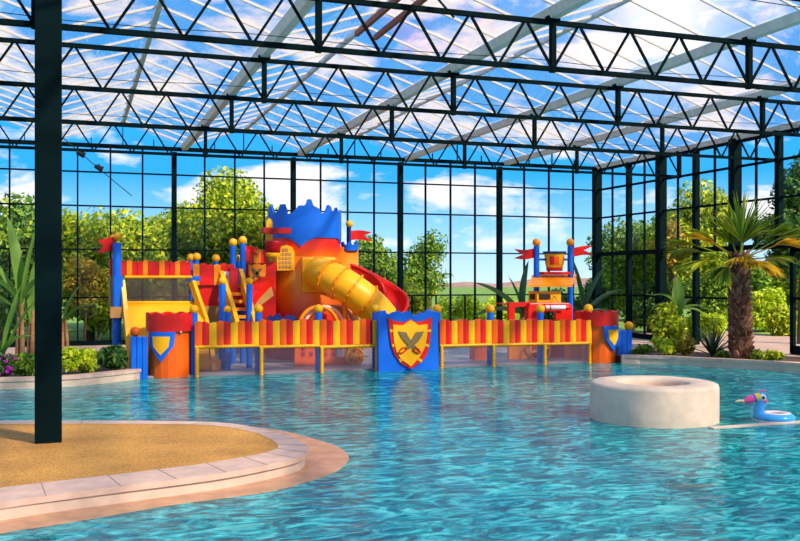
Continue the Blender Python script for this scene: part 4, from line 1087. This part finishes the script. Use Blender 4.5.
# beyond the right wall
def tree_at(label, px, ytop, ybot, wpx, d, m, n, size, seed, **k):
    u = U(px); x, y = d * (u * C_ + S_), d * (C_ - u * S_)
    zt_ = H + (HZ - ytop) * d / F; zb_ = H + (HZ - ybot) * d / F
    return tree(label, x, y, zt_, wpx * d / F / 2, (zt_ - zb_) / 2 * .92, m, n, size, seed, zc=(zt_ + zb_) / 2, **k)
RB = [
 ('background tree beyond the right glass at the back corner', 612, 225, 325, 60, 46, LF_M, 4000, .15),
 ('background tree beyond the right glass behind the leafy banana shrubs', 668, 205, 325, 70, 44, LF_D, 4200, .15),
 ('background tree beyond the right glass left of the palm trunk', 715, 235, 325, 60, 43, LF_Y, 4000, .15),
 ('background tree beyond the right glass past the sliding door', 800, 240, 330, 60, 42, LF_Y, 4000, .15),
 ('round tree outside the right glass wall near the back corner', 632, 205, 312, 84, 37, LF_M, 4200, .14),
 ('tall bright tree outside the right glass wall behind the palm crown', 700, 172, 305, 100, 34, LF_Y, 7000, .14),
 ('tall dark tree filling the right edge outside the glass', 802, 120, 300, 90, 28, LF_D, 5200, .13),
 ('yellow leafed small tree outside the right glass left of the palm', 672, 215, 270, 40, 33, LF_O, 1200, .13),
 ('dark shrub outside the right glass behind the banana plant', 650, 275, 338, 60, 34, LF_D, 3600, .12),
 ('leafy dark tree outside the right glass just left of the palm trunk', 708, 262, 335, 72, 32.5, LF_M, 4600, .12),
 ('bright lime shrub low outside the right glass left of the palm trunk', 708, 312, 342, 62, 31, LF_B, 3000, .10),
 ('lime green tree in the gap right of the palm trunk', 766, 285, 340, 46, 36, LF_B, 3600, .12),
 ('yellow green shrub beside the sliding door outside', 786, 300, 342, 34, 32, LF_Y, 2800, .10),
 ('distant dark tree high in the gap beside the sliding door', 755, 262, 310, 50, 42, LF_M, 2600, .16),
]
for i, (lb, px, yt, yb, wd, d_, m_, n_, sz) in enumerate(RB):
    tree_at(lb, px, yt, yb, wd, d_, m_, int(n_ * 2.2), sz * .66, 90 + i, lumps=20)
# distant land
m = MB(); N_ = 60; v = []
for i in range(N_ + 1):
    x = -60 + 260 * i / N_; h_ = 1.5 + .5 * math.sin(i * .5) + .35 * math.sin(i * 1.7)
    v += [(x, 190, 0), (x, 200, h_), (x, 225, 0)]
m.add(v, [(i * 3, i * 3 + 3, i * 3 + 4, i * 3 + 1) for i in range(N_)] + [(i * 3 + 1, i * 3 + 4, i * 3 + 5, i * 3 + 2) for i in range(N_)])
struct(m.build('hills', HILL))
# planters
def bush(label, px, ytop, ybot, wpx, z, m, n, size, seed, name='bush', group='bushes in the planters'):
    zf = H - z; d = zf * F / (ybot - HZ)
    u = U(px); x, y = d * (u * C_ + S_), d * (C_ - u * S_)
    ht = (ybot - ytop) * d / F; r = wpx * d / F / 2
    return tree(label, x, y, z + ht, r, ht * .46, m, n, size, seed, name=name, cat='shrub', group=group, zc=z + ht * .52, lumps=16, trunk=.025, z0=z - .02)
bush('round yellow green bush just right of the green column on the left planter', 81, 345, 374.5, 38, .17, LF_B, 2600, .060, 201)
bush('dark green leafy bush at the right end of the left planter', 110, 347, 371.5, 36, .17, LF_D, 2000, .075, 202)
bush('small dark green bush left of the green column on the left planter', 27, 354, 377, 32, .17, LF_M, 1600, .06, 203)
fb = bush('magenta flowering shrub at the left edge of the picture', 3, 354, 378, 24, .17, LF_D, 900, .05, 204, name='flowering_shrub')
rng = np.random.default_rng(5); fo = Vector(fb['_w'])
for k in range(46):
    a, b = rng.random() * 2 * PI, rng.random(); r_ = .30 * math.sqrt(rng.random())
    c_ = fo + Vector((r_ * math.cos(a), r_ * math.sin(a) * .8 - .05, .12 + .40 * b * (1 - r_)))
    mb = MB()
    for q in range(5):
        an = q * 2 * PI / 5 + k; mb.ball(c_ + Vector((.022 * math.cos(an), -.01, .022 * math.sin(an))), .018, 6)
    mb.build('blossom', MAG, fb)
bush('leafy yellow green shrub right of the right turret under the banana plant', 670, 306, 349, 46, .17, LF_Y, 2600, .085, 211)
bush('low bright green plant at the front of the right planter', 664, 337, 356, 34, .17, LF_B, 1300, .065, 212)
bush('orange tinged low shrub beside the spiky plant', 684, 337, 356, 26, .17, LF_O, 900, .06, 213)
bush('low ground cover strip just right of the right side wall', 642, 346, 355, 26, .17, LF_M, 900, .05, 214)
bush('low yellow green ground cover under the palm', 766, 350, 360.5, 46, .17, LF_Y, 1400, .05, 215)
bush('low green ground cover left of the palm foot', 728, 351, 358.5, 34, .17, LF_M, 1000, .05, 216)

def blade(mb, base, dirv, length, width, droop, n_=9, fold=.25, tip=.02, ph=0.0):
    base = Vector(base); dirv = Vector(dirv).normalized(); side = dirv.cross(Vector((0, 0, 1)))
    if side.length < .05: side = Vector((math.cos(ph), math.sin(ph), 0))
    side.normalize(); v = []; p = base.copy(); d_ = dirv.copy()
    for i in range(n_ + 1):
        u = i / n_; wv = width * (math.sin(PI * min(1, .08 + u * .92)) ** .7 if i < n_ else tip)
        nm = side.cross(d_).normalized(); v += [p - side * wv / 2 + nm * wv * fold, p, p + side * wv / 2 + nm * wv * fold]
        d_ = (d_ + Vector((0, 0, -droop / n_))).normalized(); p = p + d_ * length / n_
    f = []
    for i in range(n_):
        a = i * 3; f += [(a, a + 1, a + 4, a + 3), (a + 1, a + 2, a + 5, a + 4)]
    mb.add(v, f, 0, True)
def banana(label, px, ybot, z, m, specs, stalk_h, stalk_r=.07, stalkm=STALK, nst=3, seed=1, d=None):
    d = d or (H - z) * F / (ybot - HZ); u = U(px); x, y = d * (u * C_ + S_), d * (C_ - u * S_)
    t = thing('banana_plant', label, 'banana plant', (x, y, z), 'banana plants'); r_ = random.Random(seed)
    for k in range(nst):
        ox, oy = r_.uniform(-.15, .15), r_.uniform(-.1, .1)
        MB().tube([(x + ox, y + oy, z), (x + ox * .7, y + oy, z + stalk_h * .5), (x + ox * .4, y, z + stalk_h)], [stalk_r, stalk_r * .8, stalk_r * .6], 8).build('stalk', stalkm, t)
    for (ax, el, ln, wd, dr) in specs:                    # ax: lean in the picture plane (right +), el: elevation
        e = math.radians(el); hv = rt * math.cos(math.radians(ax)) + fw * math.sin(math.radians(ax))
        mb = MB(); blade(mb, (x, y, z + stalk_h * r_.uniform(.75, 1.0)), hv * math.cos(e) + up * math.sin(e), ln, wd, dr, ph=ax)
        mb.build('leaf', m, t)
    return t
banana('banana plant with dry stalks left of the green column', 21, 373, .17, BANANA, [(180, 72, 1.9, .28, .9), (150, 80, 2.0, .3, .5), (20, 82, 2.0, .34, .3), (200, 55, 1.6, .25, 1.3), (-20, 60, 1.2, .22, 1.2), (170, 40, 1.4, .22, 1.5), (230, 60, 1.5, .24, 1.4), (60, 65, 1.6, .25, .8)], 1.5, .06, seed=3)
banana('broad leaved banana plant beside the left picture edge', 3, 377, .17, BANANA, [(20, 70, 1.4, .22, .6), (160, 60, 1.3, .2, 1.0), (60, 75, 1.2, .2, .4), (-30, 50, 1.0, .2, 1.0), (0, 78, 1.5, .2, .4)], .5, .05, BANANA and mat('green_stalk', (.08, .16, .03), .6), 2, 4)
banana('upright banana leaf behind the green column', 33, 366, .17, BANANA, [(0, 86, 1.6, .40, .1), (170, 75, 1.4, .25, .8)], 1.3, .06, seed=9, nst=2)
banana('banana plant with dry stalks hidden partly behind the green column right edge', 63, 366, .17, BANANA, [(0, 60, .9, .2, 1.2), (30, 75, 1.0, .2, .8)], 1.1, .05, seed=11, nst=2)
banana('tall green banana plant above the right planter shrubs', 678, 348, .17, BANANA, [(80, 86, 1.25, .36, .1), (0, 50, 1.0, .22, 1.6), (180, 45, .9, .2, 1.7), (-20, 35, .95, .2, 1.6), (200, 62, 1.0, .2, 1.5), (40, 65, .9, .22, 1.3), (150, 30, .8, .18, 1.5)], 1.15, .05, mat('green_stalk', (.08, .16, .03), .6), 3, 5)
banana('dark banana plant behind the left post of the bucket tower', 523, 0, .2, BANAND, [(180, 52, 1.9, .55, .7), (178, 28, 1.6, .5, 1.0), (20, 84, 1.8, .45, .1), (190, 75, 1.3, .22, .6), (0, 60, 1.2, .24, .8)], .9, .06, seed=6, d=28.3)
banana('dark banana plant behind the right post of the bucket tower', 583, 0, .2, BANAND, [(180, 80, 1.8, .42, .3), (0, 55, 1.7, .45, .9), (10, 70, 1.8, .4, .5), (20, 35, 1.4, .26, 1.2), (170, 50, 1.2, .24, .9)], .9, .06, seed=8, d=29.0)
# spiky agave
d = (H - .17) * F / (357 - HZ); u = U(712); ax_, ay_ = d * (u * C_ + S_), d * (C_ - u * S_)
t = thing('agave', 'dark spiky agave in the right planter left of the palm', 'agave', (ax_, ay_, .17))
r_ = random.Random(12)
for k in range(42):
    a = r_.uniform(0, 2 * PI); e = math.radians(r_.uniform(12, 80)); mb = MB()
    blade(mb, (ax_, ay_, .18), Vector((math.cos(a) * math.cos(e), math.sin(a) * math.cos(e), math.sin(e))), r_.uniform(.6, .95), .055, .25, n_=5, fold=.3)
    mb.build('spike_leaf', AGAVE, t)
# palm
d = (H - .17) * F / (359.5 - HZ); u = U(741); x, y = d * (u * C_ + S_), d * (C_ - u * S_); kp = d / F
ht = (359.5 - 262) * kp
t = thing('palm_tree', 'fan palm with shaggy brown trunk in the right planter', 'palm tree', (x, y, .17))
lean = rt * (-2 * kp)
MB().tube([(x, y, .12), Vector((x, y, .17 + ht * .5)) + lean * .7, Vector((x, y, .17 + ht)) + lean], [10.5 * kp, 9 * kp, 8 * kp], 16).build('trunk', PALMB, t)
r_ = random.Random(4); mb = MB(); nb_ = 0
z = .2
BOOT = leaf_mat('palm_boot_fibre', (.06, .02, .012), (.20, .075, .04), (.40, .18, .10), .05)
while z < .17 + ht + .1:
    for k in range(9):
        a = k * 2 * PI / 9 + z * 7 + r_.uniform(-.15, .15); uu = (z - .17) / ht; rr = (10.2 - 2.6 * uu) * kp
        o_ = Vector((x, y, z)) + lean * uu; dv = Vector((math.cos(a), math.sin(a), 0)); sd = Vector((-dv.y, dv.x, 0)); l_ = r_.uniform(.14, .24)
        p0 = o_ + dv * rr * .9; p1 = o_ + dv * (rr + .09) + up * l_
        w0, w1 = .075, .035
        mb.add([p0 - sd * w0, p0 + sd * w0, p1 + sd * w1, p1 - sd * w1, p0 - sd * w0 - dv * .08 + up * .08, p0 + sd * w0 - dv * .08 + up * .08, p1 + sd * w1 - dv * .05, p1 - sd * w1 - dv * .05], [(0, 1, 2, 3), (7, 6, 5, 4), (0, 4, 5, 1), (1, 5, 6, 2), (2, 6, 7, 3), (3, 7, 4, 0)])
    z += .13
mb.build('trunk_boots', BOOT, t)
top_ = Vector((x, y, .17 + ht)) + lean
def fan_frond(vec, stalk, fan, m, spread=150, nb=30, seed=0):
    fan *= 1.22; stalk *= 1.08
    rr = random.Random(seed); vec = Vector(vec).normalized(); mid = top_ + up * .05 + vec * stalk + Vector((0, 0, -.04 * stalk))
    mb = MB(); mb.tube([top_, top_ + vec * stalk * .5 + up * .03, mid], .018, 6)
    side = vec.cross(Vector((rr.uniform(-.3, .3), rr.uniform(-.3, .3), 1)))
    if abs(vec.z) > .85: side = rt.copy()
    side.normalize(); nm = side.cross(vec)
    for k in range(nb):
        a = math.radians(spread) * ((k + .5) / nb - .5); dv = (vec * math.cos(a) + side * math.sin(a) + nm * rr.uniform(-.1, .1)).normalized()
        blade(mb, mid, dv, fan * (1 - .25 * abs(a) / 1.5) * rr.uniform(.85, 1.05), .07, .35 + rr.uniform(0, .3), n_=5, fold=.3)
    mb.build('frond', m, t)
def dirp(dx, dy, dz): return rt * dx + up * dy + fw * dz
for i, (dv, st, fn, m_, spd) in enumerate([
    (dirp(.12, 1, -.1), .4, 1.15, PALM, 95), (dirp(.35, 1, .25), .45, .95, PALM, 100), (dirp(-.25, 1, .3), .4, .8, PALM, 100),
    (dirp(1, .62, -.2), .9, .75, PALM, 60), (dirp(1, .42, .2), 1.0, .7, PALMY, 45), (dirp(1, .9, -.1), .7, .75, PALM, 70), (dirp(1, .12, .3), .7, .7, PALM, 80),
    (dirp(-1, .62, -.3), .75, .7, PALMY, 80), (dirp(-1, .25, .0), .9, .8, PALM, 70), (dirp(-1, .0, -.3), .8, .8, PALM, 60), (dirp(-.8, .75, .4), .7, .7, PALM, 90), (dirp(-1, .42, .3), 1.0, .7, PALM, 60),
    (dirp(.25, -.02, -1), .4, .65, PALMY, 120), (dirp(-.35, .1, -1), .5, .6, PALMY, 100), (dirp(.8, -.2, -.6), .45, .6, PALMY, 90), (dirp(-.6, -.25, -.5), .5, .7, PALM, 80)]):
    fan_frond(dv, st, fn, m_, spd, seed=i)

# hanging cable with two spotlights, upper left
p0, p1, p2 = Vector(P(63, 138, 23.9)), Vector(P(98, 168, 23.9)), Vector(P(132, 196, 23.9))
tag(MB().tube([p0, (p0 + p1) / 2, p1, p2], .012, 6).build('slack_cable', CABLE, base=p0), 'slack black cable slanting down right of the green column', 'cable')
for (px, py, lb) in ((81, 154, 'upper small black spotlight on the slanting cable'), (99, 168, 'lower small black spotlight on the slanting cable')):
    c_ = Vector(P(px, py, 23.9)); o = thing('cable_spotlight', lb, 'spotlight', c_, 'spotlights on the slanting cable')
    MB().tube([c_ + Vector((-.10, 0, .05)), c_ + Vector((.09, 0, -.04))], [.05, .08], 10).build('housing', BLACK, o)
    MB().tube([c_ + Vector((0, 0, .01)), c_ + Vector((0, 0, .1))], .02, 6).build('clamp', BLACK, o)

# ------------------------------------------------------------------ sky, sun, camera
W = bpy.data.worlds.new('sky'); bpy.context.scene.world = W
W.use_nodes = True; nt = W.node_tree; nt.nodes.clear(); N = nt.nodes.new; L = nt.links.new
out = N('ShaderNodeOutputWorld'); bg = N('ShaderNodeBackground'); L(bg.outputs[0], out.inputs[0])
tc = N('ShaderNodeTexCoord'); sx = N('ShaderNodeSeparateXYZ'); L(tc.outputs['Generated'], sx.inputs[0])
gr = N('ShaderNodeValToRGB'); e = gr.color_ramp.elements; e.new(.5); e.new(.5)
for el, (p, c) in zip(e, ((0, (.55, .72, .86)), (.05, (.28, .58, .88)), (.11, (.03, .36, .84)), (.5, (.02, .28, .80)))): el.position = p; el.color = (*c, 1)
L(sx.outputs['Z'], gr.inputs[0])
mp = N('ShaderNodeMapping'); mp.inputs['Scale'].default_value = (1, 1, 2.6); mp.inputs['Location'].default_value = (.85, .4, .12); L(tc.outputs['Generated'], mp.inputs[0])
n1 = N('ShaderNodeTexNoise'); n1.inputs['Scale'].default_value = 8.5; n1.inputs['Detail'].default_value = 7; n1.inputs['Roughness'].default_value = .55; n1.inputs['Distortion'].default_value = .2
L(mp.outputs[0], n1.inputs[0])
# more cloud overhead than low down
cv = N('ShaderNodeValToRGB'); e = cv.color_ramp.elements; e.new(.5); e.new(.5); e.new(.5); e.new(.5)
for el, (p, c) in zip(e, ((0, .42), (.05, .52), (.09, .62), (.13, .36), (.18, .50), (.3, .54))): el.position = p; el.color = (c, c, c, 1)
L(sx.outputs['Z'], cv.inputs[0])
c2 = N('ShaderNodeMath'); c2.operation = 'MULTIPLY_ADD'; c2.inputs[1].default_value = .45; c2.inputs[2].default_value = -.225; L(cv.outputs[0], c2.inputs[0]); cv = c2
ad = N('ShaderNodeMath'); ad.operation = 'ADD'; L(n1.outputs['Fac'], ad.inputs[0]); L(cv.outputs[0], ad.inputs[1])
cr = N('ShaderNodeValToRGB'); e = cr.color_ramp.elements; e[0].position = .49; e[1].position = .60; e[0].color = (0, 0, 0, 1); e[1].color = (1, 1, 1, 1)
L(ad.outputs[0], cr.inputs[0])
mx = N('ShaderNodeMixRGB'); L(cr.outputs[0], mx.inputs[0]); L(gr.outputs[0], mx.inputs[1]); mx.inputs[2].default_value = (.84, .78, .80, 1)
# sun glare painted into the sky, off the sun lamp's direction
gd = N('ShaderNodeVectorMath'); gd.operation = 'DOT_PRODUCT'; L(tc.outputs['Generated'], gd.inputs[0])
gv = (fw * 1 + rt * U(665) + up * ((HZ - 15) / F)).normalized(); gd.inputs[1].default_value = gv
pw = N('ShaderNodeMath'); pw.operation = 'POWER'; pw.inputs[1].default_value = 500; L(gd.outputs['Value'], pw.inputs[0])
gc = N('ShaderNodeMixRGB'); gc.blend_type = 'ADD'; gc.inputs[0].default_value = 1; L(mx.outputs[0], gc.inputs[1])
gm = N('ShaderNodeMixRGB'); gm.blend_type = 'MULTIPLY'; gm.inputs[0].default_value = 1; gm.inputs[1].default_value = (1.0, .72, .45, 1); L(pw.outputs[0], gm.inputs[2])
L(gm.outputs[0], gc.inputs[2]); L(gc.outputs[0], bg.inputs[0]); bg.inputs[1].default_value = 1.0

sd = (rt * .80 - fw * .60); sd.normalize(); el = math.radians(38)
sv = sd * math.cos(el) + up * math.sin(el)
sun = bpy.data.lights.new('sun', 'SUN'); sun.energy = 5.2; sun.angle = math.radians(3); sun.color = (1, .87, .68)
so = bpy.data.objects.new('sun', sun); col.objects.link(so); so.rotation_euler = sv.to_track_quat('Z', 'Y').to_euler()

cam = bpy.data.cameras.new('camera'); co = bpy.data.objects.new('camera', cam); col.objects.link(co)
co.location = (0, 0, H); co.rotation_euler = (PI / 2, 0, -TH)
cam.sensor_width = 36; cam.lens = F / 800 * 36; cam.shift_y = (HZ - 270.5) / 800; cam.clip_end = 1000; cam.clip_start = .05
sc = bpy.context.scene; sc.camera = co
vs = sc.view_settings; vs.view_transform = 'Standard'; vs.look = 'None'; vs.gamma = 1; vs.use_curve_mapping = False; vs.exposure = .5
cy_ = sc.cycles; cy_.max_bounces = 8; cy_.transparent_max_bounces = 32; cy_.diffuse_bounces = 3; cy_.glossy_bounces = 3; cy_.transmission_bounces = 6
cy_.sample_clamp_indirect = 4; cy_.use_denoising = True; cy_.caustics_reflective = False; cy_.caustics_refractive = False
for o in bpy.data.objects:
    if '_w' in o: del o['_w']
